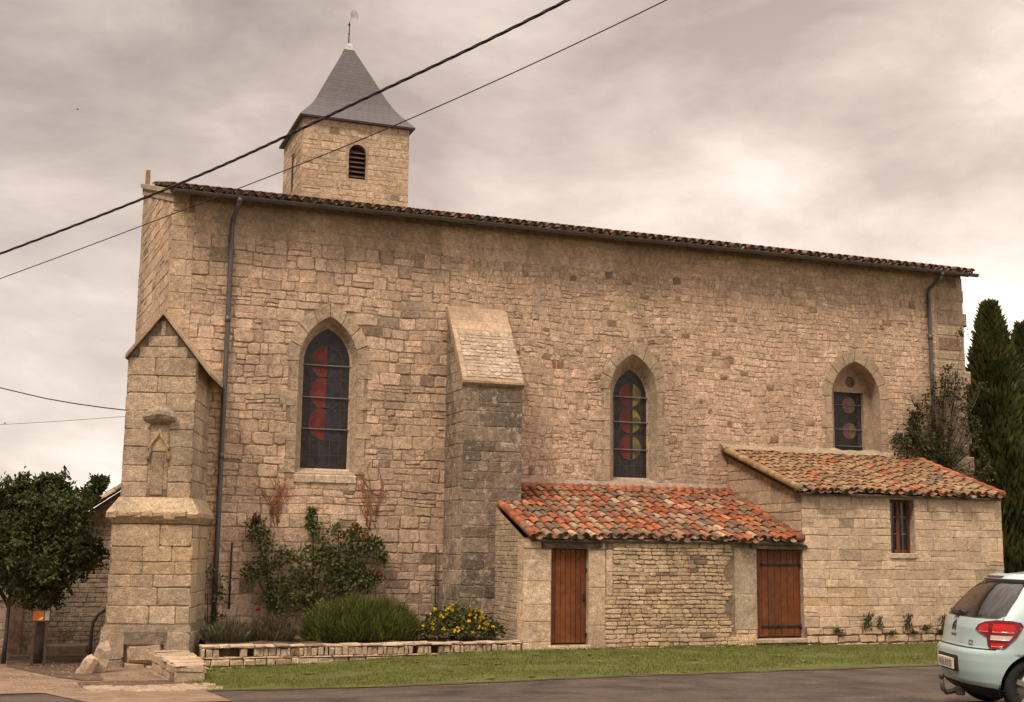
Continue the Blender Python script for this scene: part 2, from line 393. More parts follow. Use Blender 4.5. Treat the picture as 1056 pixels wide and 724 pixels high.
def surround(mb, fr, ar, bw=.26, relief=.02, pal=WARM, longs=(.16, .34)):
    """dressed jamb blocks with uneven tails and voussoirs round an arched opening"""
    for sgn in (-1, 1):
        z = ar.z0; k = random.randint(0, 1)
        while z < ar.zs-.02:
            h = rnd(.26, .42)
            if ar.zs-z-h < .2: h = ar.zs-z
            t = rnd(*((longs[1]-.06, longs[1]+.06) if k % 2 else (longs[0]-.03, longs[0]+.04))); k += 1
            u0, u1 = ar.c+sgn*ar.a, ar.c+sgn*(ar.a+t)
            if u0 > u1: u0, u1 = u1, u0
            j = lambda: rnd(-.004, .004)
            stone(mb, fr, [(u0, z+.005), (u1+j(), z+.005), (u1+j(), z+h-.005), (u0, z+h-.005)], relief*rnd(.7, 1.1), .006, scol(pal, 0)); z += h
        th = math.asin(min(1, (ar.za-ar.zs)/ar.Rr)); nv = max(4, int(ar.Rr*th/.27)); g2 = Arch(ar.c, ar.a+bw, ar.z0, ar.zs, ar.za+bw*1.1)
        th2 = math.asin(min(1, (g2.za-g2.zs)/g2.Rr))
        for i in range(nv):
            P = []
            q = [(i+.03)/nv, (i+.5)/nv, (i+.97)/nv]
            for t in q: P.append((sgn*(ar.off-ar.Rr*math.cos(th*t))*-1 if sgn > 0 else ar.off-ar.Rr*math.cos(th*t), ar.zs+ar.Rr*math.sin(th*t)))
            for t in reversed(q):
                x = g2.off-g2.Rr*math.cos(th2*t); ex = rnd(-.0, .03); P.append((x*-1 if sgn > 0 else x, g2.zs+g2.Rr*math.sin(th2*t)+ex*.3))
            P = [(ar.c+u, v) for u, v in P]
            if sgn < 0: P = P[::-1]
            stone(mb, fr, P[::-1] if False else P, relief*rnd(.7, 1.1), .006, scol(pal, 0))

# ------------------------------------------------------------------ the church
D = 25.0; WX0, WX1, WT = 2.15, 21.3, 8.42; RIDGE = (29.5, 9.72)
church = thing("church", (11.7, 29.5, -.5), "old limestone village church with long nave, small slate-capped bell tower and arched windows", "church")
S = Fr((0, D, 0), (1, 0, 0), (0, 0, 1), (0, -1, 0))
w1 = Arch(5.36, .61, 3.06, 5.3, 6.26); w2 = Arch(12.2, .57, 3.10, 5.1, 5.92); w3 = Arch(18.05, .68, 3.78, 5.25, 6.13)
ARCH = [w1, w2, w3]
MORT = (.33, .24, .165)
mb = MB()
holed(mb, S, [(WX0, -.9), (8, -.9), (8, WT), (WX0, WT)], [w1.outline()], MORT); holed(mb, S, [(8, -.9), (WX1, -.9), (WX1, WT), (8, WT)], [w2.outline(), w3.outline()], (.43, .31, .215))
band = [a.iv(.2) for a in ARCH]
def lowdamp(u, v):              # the stone nearest the ground is greyer and some blocks by the window ochre
    c = scol(WARM, .015)
    if v < 1.2: c = mixc(c, (.30, .235, .17), rnd(.1, .55)*(1-v/1.3))
    if 6.5 < u < 9.2 and random.random() < .3: c = mixc(c, (.24, .19, .145), rnd(.2, .8))
    return c
# left bay: squared blocks in level courses
stonework(mb, S, -.6, 7.75, WX0+.42, 7.9, band, (.13, .28), (.13, .42), .020, (.001, .022), .013, .16, .25, .035, colfn=lowdamp)
# quoins of the west corner
z = -.6; k = 0
while z < 8.2:
    h = rnd(.28, .42); L = .42 if k % 2 else .30
    stone(mb, S, [(WX0-.004, z+.006), (WX0+L, z+.006), (WX0+L, z+h-.006), (WX0-.004, z+h-.006)], .008, .008, scol(PALE, 0)); z += h; k += 1
    if L < .4: stone(mb, S, [(WX0+.31, z-h+.008), (WX0+.42, z-h+.008), (WX0+.42, z-.008), (WX0+.31, z-.008)], .006, .008, scol())
# middle and right: smaller irregular rubble
stonework(mb, S, 1.2, 7.75, 7.9, 13.4, band, (.10, .20), (.08, .24), .014, (.0005, .017), .017, .20, .30, .10, odd=.02)
stonework(mb, S, 1.2, 7.9, 13.4, lambda v: 20.75-.04*v, band, (.10, .20), (.08, .26), .013, (.0005, .015), .015, .18, .26, .07, odd=.02)
stonework(mb, S, -.6, 1.2, 7.9, WX1, [], (.2, .3), (.3, .6))
# smooth rendered stretch under the eaves
stonework(mb, S, 7.75, WT-.03, WX0+.42, 13.4, [], (.22, .34), (.6, 1.2), .006, (.001, .004), .01, .1, colfn=lambda u, v: scol([(.60, .435, .305), (.55, .40, .28)], 0))
stonework(mb, S, 7.9, WT-.03, 13.4, 20.5, [], (.16, .3), (.3, .9), .008, (.001, .006), .012, .2, colfn=lambda u, v: scol([(.59, .43, .30), (.54, .395, .275)], .02))
# ragged toothing at the east end
z = 2.0
while z < WT-.02:
    h = rnd(.22, .42); h = min(h, WT-.01-z); x1 = WX1+rnd(-.16, .14)+max(0, 6.6-z)*.03; x0 = 20.55+rnd(-.2, .1)
    fbox(mb, S, x0, x1, z+.01, z+h-.01, -.5, .012, scol([(.43, .33, .23), (.36, .27, .19)], .1), 0, .03); z += h
# inner edge of wall top
box(mb, WX0+.05, WX1-.02, D+.004, D+.42, WT-.05, WT+.095, (.3, .22, .15))
church_s = mb.build("south_wall", STONE, church)
# other walls
GX = 1.86
mb = MB()
Wf = Fr((WX0, D, 0), (GX-WX0, RIDGE[0]-D, 0), (0, 0, 1)); WL = math.hypot(GX-WX0, RIDGE[0]-D)
Wf.N = Vector((-1, (GX-WX0)/(RIDGE[0]-D), 0)).normalized()
top = lambda u: WT+.02+(RIDGE[1]-WT)*u/WL
mb.add([Wf.P(0, -.9), Wf.P(WL, -.9), Wf.P(WL, top(WL)), Wf.P(0, top(0))], [(0, 3, 2, 1)], MORT)
stonework(mb, Wf, -.5, 9.3, lambda v: max(0, (v-WT)/(RIDGE[1]-WT)*WL), WL, [], (.18, .32), (.3, .6), .014, (.002, .012), .008, .14, .1, .01)
# raking cornice of the gable, two oversailing courses
for (o, t, dz) in ((.03, .16, -.13), (.08, .10, .03)):
    a = [Wf.P(-.06, top(0)+dz, -.3), Wf.P(WL, top(WL)+dz, -.3), Wf.P(WL, top(WL)+dz, o), Wf.P(-.06, top(0)+dz, o)]
    mb.add(a+[p+Vector((0, 0, t)) for p in a], [(3, 2, 1, 0), (4, 5, 6, 7), (0, 1, 5, 4), (2, 3, 7, 6), (1, 2, 6, 5), (3, 0, 4, 7)], (.43, .34, .24))
mb.build("west_wall", STONE, church)
mb = MB()
NY = 34.0
mb.add([(GX, RIDGE[0], -.9), (WX0, NY, -.9), (WX0, NY, WT), (GX, RIDGE[0], RIDGE[1])], [(0, 1, 2, 3)], MORT)
mb.add([(WX0, NY, -.9), (WX1, NY, -.9), (WX1, NY, WT), (WX0, NY, WT)], [(0, 1, 2, 3)], MORT)
Nf = Fr((WX1, NY, 0), (-1, 0, 0), (0, 0, 1), (0, 1, 0))
stonework(mb, Nf, -.6, WT, 0, WX1-WX0, [], (.25, .35), (.4, .8))
mb.build("north_wall", STONE, church)
mb = MB()
mb.add([(WX1-.01, D+.02, -.9), (WX1-.01, NY, -.9), (WX1-.01, NY, WT+.02), (WX1-.01, RIDGE[0], RIDGE[1]+.06), (WX1-.01, D+.02, WT+.10)], [(0, 1, 2, 3, 4)], MORT)
Ef = Fr((WX1-.01, D, 0), (0, 1, 0), (0, 0, 1), (1, 0, 0))
stonework(mb, Ef, -.5, WT, .3, NY-D, [], (.2, .32), (.3, .6))
mb.build("east_wall", STONE, church)

# windows
def glassmat(name, col, cell=9, rough=.35, spec=.3):
    mt, t, b = newmat(name); nn = t.nodes.new; lk = t.links.new
    co = nn("ShaderNodeTexCoord").outputs['Object']; v = nn("ShaderNodeTexVoronoi"); lk(co, v.inputs[0]); v.inputs['Scale'].default_value = cell
    sx = nn("ShaderNodeSeparateXYZ"); lk(v.outputs['Color'], sx.inputs[0])
    m1 = nn("ShaderNodeMix"); m1.data_type = 'RGBA'; lk(sx.outputs[0], m1.inputs[0]); m1.inputs[6].default_value = (*[x*.55 for x in col], 1); m1.inputs[7].default_value = (col[0]*1.5, col[1]*1.55, col[2]*1.6, 1)
    n = nn("ShaderNodeTexNoise"); lk(co, n.inputs[0]); n.inputs['Scale'].default_value = 5; n.inputs['Detail'].default_value = 5
    m2 = nn("ShaderNodeMix"); m2.data_type = 'RGBA'; m2.inputs[0].default_value = .35; lk(m1.outputs[2], m2.inputs[6]); m2.inputs[7].default_value = (.05, .042, .036, 1)
    mr = nn("ShaderNodeMapRange"); lk(n.outputs[0], mr.inputs[0]); mr.inputs[1].default_value = .4; mr.inputs[2].default_value = .7; mr.inputs[3].default_value = .05; mr.inputs[4].default_value = .5; lk(mr.outputs[0], m2.inputs[0])
    lk(m2.outputs[2], b.inputs['Base Color']); b.inputs['Roughness'].default_value = rough; b.inputs['Specular IOR Level'].default_value = spec
    bp = nn("ShaderNodeBump"); bp.inputs['Strength'].default_value = .35; bp.inputs['Distance'].default_value = .01; lk(sx.outputs[1], bp.inputs['Height']); lk(bp.outputs[0], b.inputs['Normal'])
    return mt
GLASS_DARK = glassmat("dark_leaded_glass", (.022, .016, .017))
GLASS_RED = glassmat("red_glass", (.15, .015, .011), 7)
GLASS_BLUE = glassmat("blue_black_glass", (.021, .021, .032))
GLASS_YEL = glassmat("yellow_green_glass", (.17, .14, .026), 7)
GLASS_VIO = surf("dull_violet_glass", (.05, .042, .055), .3, 12, .25, .3, 25, spec=.6)
LEADCAME = surf("lead_came", (.06, .053, .05), .2, 12, .6, 0, 25)
BARM = surf("pale_iron_bar", (.19, .175, .17), .2, 20, .6, 0, 25)
def halfdisc(mb, fr, cu, cv, r, side, w_, mi, split=0.0):
    P = []
    for i in range(17):
        a = math.pi*i/16+math.pi/2 if side < 0 else math.pi*i/16-math.pi/2
        P.append((cu+r*math.cos(a), cv+r*math.sin(a)))
    if split: # move the straight edge
        P = [(min(u, cu+split) if side < 0 else max(u, cu+split), v) for u, v in P]
    mb.add([fr.P(u, v, w_) for u, v in P], [tuple(range(17))], (.2, .1, .1), mi)
def ring(mb, fr, cu, cv, r, t, w_, mi):
    n = 28; vs_ = []
    for i in range(n):
        a = 2*math.pi*i/n
        vs_ += [fr.P(cu+(r-t)*math.cos(a), cv+(r-t)*math.sin(a), w_), fr.P(cu+(r+t)*math.cos(a), cv+(r+t)*math.sin(a), w_)]
    mb.add(vs_, [(2*i, 2*i+1, (2*i+3) % (2*n), (2*i+2) % (2*n)) for i in range(n)], (.1, .1, .1), mi)
def window(ar, inner, depth, discs, right_mat, r, bars, splitx=0, fr=S, label=None):
    wm = MB(); A, B = ar.outline(), inner.outline()
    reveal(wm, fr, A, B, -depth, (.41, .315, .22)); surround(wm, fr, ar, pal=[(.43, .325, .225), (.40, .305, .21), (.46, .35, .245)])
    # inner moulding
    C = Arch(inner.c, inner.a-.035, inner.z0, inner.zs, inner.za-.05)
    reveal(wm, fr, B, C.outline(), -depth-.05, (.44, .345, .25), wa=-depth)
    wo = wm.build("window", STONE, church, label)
    g = MB(); o = C.outline(); wg = -depth-.048
    g.add([fr.P(u, v, wg) for u, v in o], [tuple(range(len(o)-1, -1, -1))], (.03, .03, .03), 0)
    for (cz) in discs:
        halfdisc(g, fr, inner.c, cz, r, -1, wg+.004, 1, splitx); halfdisc(g, fr, inner.c, cz, r, 1, wg+.004, 2, splitx); ring(g, fr, inner.c, cz, r, .008, wg+.008, 3)
    for fx in (-.62, -.2, .24, .64):
        u = inner.c+fx*C.a; hh = C.zs+.1
        g.add([fr.P(u-.006, C.z0, wg+.002), fr.P(u+.006, C.z0, wg+.002), fr.P(u+.006, hh, wg+.002), fr.P(u-.006, hh, wg+.002)], [(0, 1, 2, 3)], (.1, .1, .1), 3)
    zz = C.z0+.28
    while zz < C.za-.35:
        h = C.half(zz) or 0
        g.add([fr.P(inner.c-h, zz-.005, wg+.003), fr.P(inner.c+h, zz-.005, wg+.003), fr.P(inner.c+h, zz+.005, wg+.003), fr.P(inner.c-h, zz+.005, wg+.003)], [(0, 1, 2, 3)], (.1, .1, .1), 3); zz += .31
    gl = g.build("stained_glass", [GLASS_DARK, GLASS_RED, right_mat, LEADCAME], wo)
    for bz in bars:
        b = MB(); h = (inner.half(bz) or .3)+.02; fbox(b, fr, inner.c-h, inner.c+h, bz-.010, bz+.010, wg+.02, wg+.04); b.build("glazing_bar", BARM, wo)
    b = MB(); c0 = (.53, .43, .315)
    x = ar.c-ar.a-.02
    while x < ar.c+ar.a+.01:      # sloping sill in three stones
        x2 = min(x+(2*ar.a+.04)/3, ar.c+ar.a+.02); c = scol([c0], 0)
        p = [fr.P(x+.004, ar.z0-.17, -.02), fr.P(x2-.004, ar.z0-.17, -.02), fr.P(x2-.004, ar.z0-.17, .035), fr.P(x+.004, ar.z0-.17, .035), fr.P(x+.004, ar.z0-.04, .035), fr.P(x2-.004, ar.z0-.04, .035), fr.P(x2-.004, inner.z0+.005, -depth), fr.P(x+.004, inner.z0+.005, -depth)]
        b.add(p, [(3, 2, 5, 4), (4, 5, 6, 7), (0, 3, 4, 7), (2, 1, 6, 5), (0, 1, 2, 3)], c); x = x2+1e-6
    b.build("sill", STONE_CLEAN, wo); return wo, gl
window(w1, Arch(5.38, .51, 3.17, 5.34, 6.1), .22, (5.35, 4.72, 4.09), GLASS_BLUE, .335, (5.28, 4.62, 3.98), label="tallest pointed window with red half-discs")
window(w2, Arch(12.27, .44, 3.2, 5.0, 5.68), .28, (5.05, 4.47, 3.88), GLASS_YEL, .275, (5.0, 4.44, 3.83), .07, label="pointed window with three red and yellow discs")
# east window: deep splay, blocked head with a roundel over a plain rectangular light
wm = MB(); inn = Arch(18.22, .55, 3.8, 5.3, 6.02); dp = .42
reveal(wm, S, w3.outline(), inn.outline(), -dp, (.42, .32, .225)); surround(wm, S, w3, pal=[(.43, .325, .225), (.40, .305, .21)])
o = inn.outline(); rect = [(17.72, 3.82), (18.57, 3.82), (18.57, 5.44), (17.72, 5.44)]; cc = [(18.20+.135*math.cos(2*math.pi*i/20), 5.69+.135*math.sin(2*math.pi*i/20)) for i in range(20)]
holed(wm, S, o[::-1], [rect, cc], (.42, .325, .225), 0, -dp+.0)
reveal(wm, S, rect, rect, -dp-.12, (.4, .31, .215), wa=-dp); reveal(wm, S, cc, cc, -dp-.07, (.4, .31, .215), wa=-dp)
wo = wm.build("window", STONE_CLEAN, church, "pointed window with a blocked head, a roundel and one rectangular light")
g = MB(); g.add([S.P(u, v, -dp-.115) for u, v in rect], [(0, 1, 2, 3)], (.03,)*3, 0)
for cz in (5.14, 4.52):
    halfdisc(g, S, 18.22, cz, .2, -1, -dp-.111, 1); halfdisc(g, S, 18.22, cz, .2, 1, -dp-.111, 2); ring(g, S, 18.22, cz, .2, .008, -dp-.108, 3)
g.add([S.P(18.46, 3.83, -dp-.112), S.P(18.55, 3.83, -dp-.112), S.P(18.55, 5.4, -dp-.112), S.P(18.46, 5.4, -dp-.112)], [(0, 1, 2, 3)], (.1,)*3, 4)
halfdisc(g, S, 18.20, 5.69, .134, -1, -dp-.066, 1); halfdisc(g, S, 18.20, 5.69, .134, 1, -dp-.066, 5)
PINK = surf("faded_red_glass", (.15, .045, .04), .3, 12, .3, .3, 25, spec=.5)
OLIVE = surf("faded_olive_glass", (.13, .115, .05), .3, 12, .3, .3, 25, spec=.5)
g.build("stained_glass", [GLASS_DARK, PINK, OLIVE, LEADCAME, GLASS_VIO, OLIVE], wo)
for bz in (5.14, 4.55, 4.15):
    b = MB(); fbox(b, S, 17.79, 18.56, bz-.009, bz+.009, -dp-.095, -dp-.075); b.build("glazing_bar", BARM, wo)

# --- tiles
ORANGE = [(.36, .11, .045), (.31, .092, .042), (.39, .15, .07), (.26, .085, .045)]
AGED = [(.24, .145, .085), (.18, .115, .075), (.33, .225, .135), (.42, .30, .19), (.14, .095, .065), (.28, .125, .07), (.25, .115, .066)]
def tilecol(po=.35, aged=AGED):
    c = random.choice(ORANGE) if random.random() < po else mixc(random.choice(aged), random.choice(aged), random.random())
    k = rnd(.8, 1.2); return tuple(x*k for x in c)
def tiles(mb, O, U, Sd, width, length, sp=.2, ex=.31, r=.085, keep=None, colfn=tilecol, seg=6, pans=True, jit=1.0):
    U = Vector(U).normalized(); Sd = Vector(Sd).normalized(); Nn = U.cross(Sd).normalized(); O = Vector(O)
    nc = int(width/sp); nr = int(math.ceil(length/ex))
    fr = Fr(O, U, Sd, Nn)
    for c in range(nc+1):
        off = rnd(-.015, .015)*jit; shift = rnd(-.07, .07)*jit
        for k in range(nr):
            u = c*sp+off+rnd(-.008, .008)*jit; s0 = k*ex+shift+rnd(-.012, .012)*jit; s1 = min(s0+ex*1.28, length+.05)
            if keep and not keep(fr.P(u, s0)): continue
            col = colfn(); r0 = r*rnd(.94, 1.06); r1 = r0*.82; l0, l1 = .055, .03; sk = rnd(-.01, .01)*jit
            vs_ = []
            for (s, rr, li, uu) in ((s0, r0, l0, u), (s1, r1, l1, u+sk)):
                for i in range(seg+1): a = math.pi*i/seg; vs_.append(fr.P(uu+rr*math.cos(a), s, li+rr*.8*math.sin(a)))
            for i in range(seg+1): a = math.pi*i/seg; vs_.append(fr.P(u+(r0-.015)*math.cos(a), s0, l0+(r0-.015)*.8*math.sin(a)))
            for i in range(seg+1): a = math.pi*i/seg; vs_.append(fr.P(u+(r0-.015)*math.cos(a), s0+.12, l0+(r0-.015)*.8*math.sin(a)))
            if k == 0: fbox(mb, fr, u-r*.75, u+r*.75, s0+.045, s0+.12, -.01, l0+r*.5, (.22, .155, .105))
            n = seg+1; fs = []
            for i in range(seg): fs += [(i, i+1, n+i+1, n+i), (2*n+i, 2*n+i+1, i+1, i), (3*n+i, 3*n+i+1, 2*n+i+1, 2*n+i)]
            mb.add(vs_, fs, col, 0, False)
            if pans and c < nc and k % 1 == 0:
                u2 = u+sp/2; vs_ = []; col2 = tuple(x*.75 for x in random.choice(AGED)); rp = sp*.43
                for s, lf in ((s0-.03, .035), (s1, .018)):
                    for i in range(5): a = math.pi*i/4; vs_.append(fr.P(u2-rp*math.cos(a), s, lf+.02-rp*.55*math.sin(a)))
                mb.add(vs_, [(i, i+1, 6+i, 5+i) for i in range(4)], col2)
    # boarding below
    vs_ = [fr.P(0, 0, -.035), fr.P(width, 0, -.035), fr.P(width, length, -.035), fr.P(0, length, -.035)]
    if not keep: mb.add(vs_+[p-Nn*.04 for p in vs_], [(0, 1, 2, 3), (7, 6, 5, 4), (0, 4, 5, 1), (1, 5, 6, 2), (2, 6, 7, 3), (3, 7, 4, 0)], (.10, .075, .055))
mb = MB(); EX0, EX1 = 2.10, 21.36; EY = 24.56
sl = (RIDGE[1]+.12-(WT+.06))/(RIDGE[0]-EY)
NAVET = lambda: tilecol(.07, [(.15, .085, .058), (.19, .115, .08), (.12, .075, .055), (.22, .14, .095), (.16, .08, .052)])
tiles(mb, (EX0, EY, WT+.055), (1, 0, 0), (0, 1, sl), EX1-EX0, math.hypot(1, sl)*(RIDGE[0]-EY), .215, .33, .09, colfn=NAVET, seg=6)
# north slope and ridge tiles
zr = WT+.055+sl*(RIDGE[0]-EY)
mb.add([(EX0-.15, RIDGE[0], zr+.03), (EX1, RIDGE[0], zr+.03), (EX1, NY+.3, WT+.02), (EX0+.35, NY+.3, WT+.02)], [(0, 1, 2, 3)], (.2, .12, .08))
x = EX0
while x < EX1-.1:
    tube(mb, [(x, RIDGE[0], zr+.03), (x+.42, RIDGE[0], zr+.05)], [.1, .12], 8, NAVET()); x += .36
roof = mb.build("roof", TILE, church)
# rafter feet showing under the eaves
for i in range(30):
    b = MB(); x = 2.5+i*.64+rnd(-.05, .05)
    b.add([], []); fbox(b, Fr((x, EY+.02, WT-.05), (1, 0, 0), (0, 1, sl)), 0, .09, 0, .6, 0, .09, (.1, .07, .05)); b.build("rafter_foot", OLDWOOD, roof)
b = MB(); n = 9; xs = [EX0+.0, 4.5, 8, 11.5, 15, 18.5, EX1]
prof = [(.075*math.cos(math.pi+math.pi*i/8), .07*math.sin(math.pi+math.pi*i/8)) for i in range(9)]
gv = []
for x in xs:
    for (a, c) in prof: gv.append((x, EY-.065+a, WT+.015+c+.006*math.sin(x)))
gf = [(i*9+k, i*9+k+1, (i+1)*9+k+1, (i+1)*9+k) for i in range(len(xs)-1) for k in range(8)]+[tuple(range(9)), tuple((len(xs)-1)*9+k for k in range(9))]
b.add(gv, gf, (.1,)*3, 0, True)
for x in frange(EX0+.3, EX1-.3, .8): tube(b, [(x, EY-.145, WT+.02), (x, EY+.1, WT+.05)], .012, 5)
b.build("gutter", ZINC, church)
for (x, zb, zt) in ((3.3, -.02, WT), (20.22, 3.5, WT)):
    b = MB(); yy = D-.075
    tube(b, [(x+.06, EY-.06, zt-.05), (x+.05, EY-.05, zt-.16), (x+.01, yy-.02, zt-.36), (x, yy, zt-.48), (x, yy, zb+2), (x, yy, zb)], .048, 10)
    for zc in (.0, 2.7, 5.4): 
        if zb+zc < zt-.6: tube(b, [(x, yy, zb+zc+.6), (x, yy, zb+zc+.72)], .058, 10)
    tube(b, [(x+.06, EY-.06, zt-.02), (x+.06, EY-.06, zt-.12)], [.075, .05], 10)
    b.build("drainpipe", ZINC, church)
# gable finial
b = MB(); fbox(b, Fr((1.93, 29.5, 9.75), (1, 0, 0), (0, 1, 0), (0, 0, 1)), -.05, .05, -.05, .05, 0, .46, (.33, .17, .10), 0, .01); fbox(b, Fr((1.93, 29.5, 9.72), (1, 0, 0), (0, 1, 0), (0, 0, 1)), -.1, .1, -.1, .1, 0, .06, (.4, .3, .2), 0, .01)
b.build("finial", STONE_CLEAN, church)

# --- prism helper for buttresses: a footprint outline per level
def quadface(mb, fr_pts, **kw): pass
def face_frame(a, b):
    """frame of the vertical face a->b (seen with a on the left)"""
    a = Vector((*a, 0)); b = Vector((*b, 0)); U = (b-a).normalized(); return Fr(a, U, (0, 0, 1), U.cross(Vector((0, 0, 1)))), (b-a).length
def prism(mb, pts, z0, z1, col, mi=0, topz=None, pts1=None):
    n = len(pts); pts1 = pts1 or pts
    vs_ = [(x, y, z0) for x, y in pts]+[(x, y, (topz(x, y) if topz else z1)) for x, y in pts1]
    mb.add(vs_, [(i, (i+1) % n, n+(i+1) % n, n+i) for i in range(n)]+[tuple(range(n, 2*n))], col, mi)
# wall buttress between the windows
mb = MB(); bp = D-1.18
B0, B1 = 7.86, 9.12
BP = [(-.25, -.0), ]
prism(mb, [(B0-.06, bp-.03), (B1+.04, bp-.03), (B1+.04, D-.01), (B0-.06, D-.01)], -.6, .9, (.25, .2, .15))
topz = lambda x, y: 4.92+(y-bp)*(6.68-4.92)/(D-bp)
prism(mb, [(B0, bp), (B1, bp), (B1, D-.01), (B0, D-.01)], .8, 5, (.25, .2, .15), 0, topz)
DK = [(.17, .135, .105), (.24, .185, .14), (.12, .096, .076), (.30, .23, .17), (.34, .26, .19)]
f_, L_ = face_frame((B0, bp), (B1, bp)); stonework(mb, f_, .9, 4.9, 0, L_, [], (.18, .34), (.22, .55), .012, (.004, .014), .008, .14, .1, pal=DK, odd=0)
f_, L_ = face_frame((B0-.06, bp-.03), (B1+.04, bp-.03)); stonework(mb, f_, -.5, .9, 0, L_, [], (.2, .34), (.3, .6), .012, (.004, .014), .008, .14, pal=DK, odd=0)
f_, L_ = face_frame((B0, D), (B0, bp)); stonework(mb, f_, .9, 6.4, lambda v: max(0, 0), lambda v: L_ if v < 4.9 else max(.05, L_*(1-(v-4.9)/(6.68-4.9))), [], (.18, .34), (.25, .55), .014, (.003, .012), .008, .14, pal=[(.33, .26, .19), (.28, .22, .165), (.38, .295, .21)], odd=0)
f_, L_ = face_frame((B0-.06, D), (B0-.06, bp-.03)); stonework(mb, f_, -.5, .9, 0, L_, [], (.2, .34), (.3, .6), pal=DK, odd=0)
f_, L_ = face_frame((B1, bp), (B1, D)); stonework(mb, f_, .9, 6.4, 0, lambda v: L_, [lambda v: None if v < 4.8 else (-.1, L_*(v-4.8)/(6.68-4.9))], (.18, .34), (.25, .55), pal=DK, odd=0)
mb.build("buttress", STONE_DARK, church, "dark lichened buttress with a sloping capping between two windows")
mb = MB()           # its sloping cap: dressed slabs above, weathered small stones below
sU = Vector((1, 0, 0)); sS = Vector((0, D-bp, 6.68-4.92)).normalized(); slen = math.hypot(D-bp, 6.68-4.92); f_ = Fr((B0-.03, bp-.05, 4.90), sU, sS)
fbox(mb, f_, 0, B1-B0+.06, 0, slen, -.1, .03, (.40, .29, .19), 0, .012)
ORG = [(.50, .35, .23), (.46, .33, .22), (.53, .40, .285)]
stonework(mb, Fr(f_.P(0, 0, .03), sU, sS), .02, .12, 0, B1-B0+.06, [], (.1, .1), (.4, .7), pal=[(.42, .30, .18)], odd=0)
stonework(mb, Fr(f_.P(0, 0, .03), sU, sS), .13, slen*.68, .1, B1-B0+.06, [], (.07, .13), (.1, .22), .016, (.004, .02), .01, .3, pal=[(.50, .41, .32), (.42, .34, .26), (.58, .49, .40), (.36, .28, .2)], odd=0)
stonework(mb, Fr(f_.P(0, 0, .03), sU, sS), slen*.68, slen*.99, .0, B1-B0+.06, [], (.25, .3), (.4, .7), .008, (.004, .008), .004, .1, pal=ORG, odd=0)
stonework(mb, Fr(f_.P(0, 0, .03), sU, sS), .13, slen*.68, .0, .1, [], (.3, .4), (.1, .1), .008, (.006, .012), .004, .1, pal=ORG, odd=0)
mb.build("buttress_capping", STONE_CLEAN, church)

# corner buttress, turned fifteen degrees to the west
ang = R(15); ax = Vector((-math.sin(ang), -math.cos(ang), 0)); rt = Vector((math.cos(ang), -math.sin(ang), 0)); CC = Vector((1.95, 23.3, 0))
def cb(u, d): p = CC+rt*u+ax*-1*d; return (p.x, p.y)      # u to the right, d backwards from the front
def cpts(hw, d0, d1=2.3, hr=None): hr = hr or hw; return [cb(-hw, d0), cb(hr, d0), cb(hr, d1), cb(-hw, d1)]
CBP = [(.47, .36, .25), (.41, .315, .22), (.51, .39, .27), (.36, .28, .205)]
CBO = [(.50, .36, .215), (.46, .345, .22), (.52, .39, .25)]
def cbface(mb, hw, d0, v0, v1, pal, rowh, length, hole=(), rel=(.006, .016), um=None, uM=None, d1=1.9):
    f_, L_ = face_frame(cb(-hw, d0), cb(hw, d0)); kw = dict(rowh=rowh, length=length, gap=.012, relief=rel, jit=.010, rnd_corner=.10, pal=pal, odd=0)
    stonework(mb, f_, v0, v1, um or 0, uM or L_, hole, **kw)
    f2, L2 = face_frame(cb(hw, d0), cb(hw, d1)); stonework(mb, f2, v0, v1, 0, L2, **kw)
    f3, L3 = face_frame(cb(-hw, d1), cb(-hw, d0)); stonework(mb, f3, v0, v1, 0, L3, **kw)
    return f_, L_
mb = MB(); cc_ = (.20, .155, .11)
prism(mb, [cb(-.77, -.12), cb(-.38, -.12), cb(-.38, -.05), cb(.32, -.05), cb(.32, -.12), cb(.77, -.12), cb(.77, 2.3), cb(-.77, 2.3)], -.9, -.09, (.22, .165, .115)); prism(mb, cpts(.77, -.12), -.09, .12, cc_); prism(mb, cpts(.77, -.12), .12, .24, cc_, pts1=cpts(.73, -.0))
prism(mb, cpts(.72, .0), .2, 2.0, cc_, pts1=cpts(.69, .02)); prism(mb, cpts(.61, .14), 1.95, 5.0, cc_)
cbface(mb, .77, -.12, -.62, .12, [(.38, .30, .215), (.43, .34, .24)], (.26, .36), (.4, .7), [lambda v: (.42, 1.12) if v < -.10 else None])
fq, _l = face_frame(cb(-.77, -.12), cb(.77, -.12)); fbox(mb, fq, .46, 1.07, -.40, -.07, -.3, .01, (.50, .38, .26), 0, .05, .03); fbox(mb, fq, .43, .78, -.66, -.42, -.3, -.0, (.42, .32, .22), 0, .03, .02); fbox(mb, fq, .8, 1.05, -.66, -.46, -.3, -.02, (.42, .32, .22), 0, .03, .02)
f_, L_ = face_frame(cb(-.80, -.12), cb(.80, -.12))
cbface(mb, .71, .005, .25, 1.1, CBP, (.24, .38), (.3, .75)); cbface(mb, .70, .01, 1.1, 1.98, CBO, (.22, .5), (.4, .8))
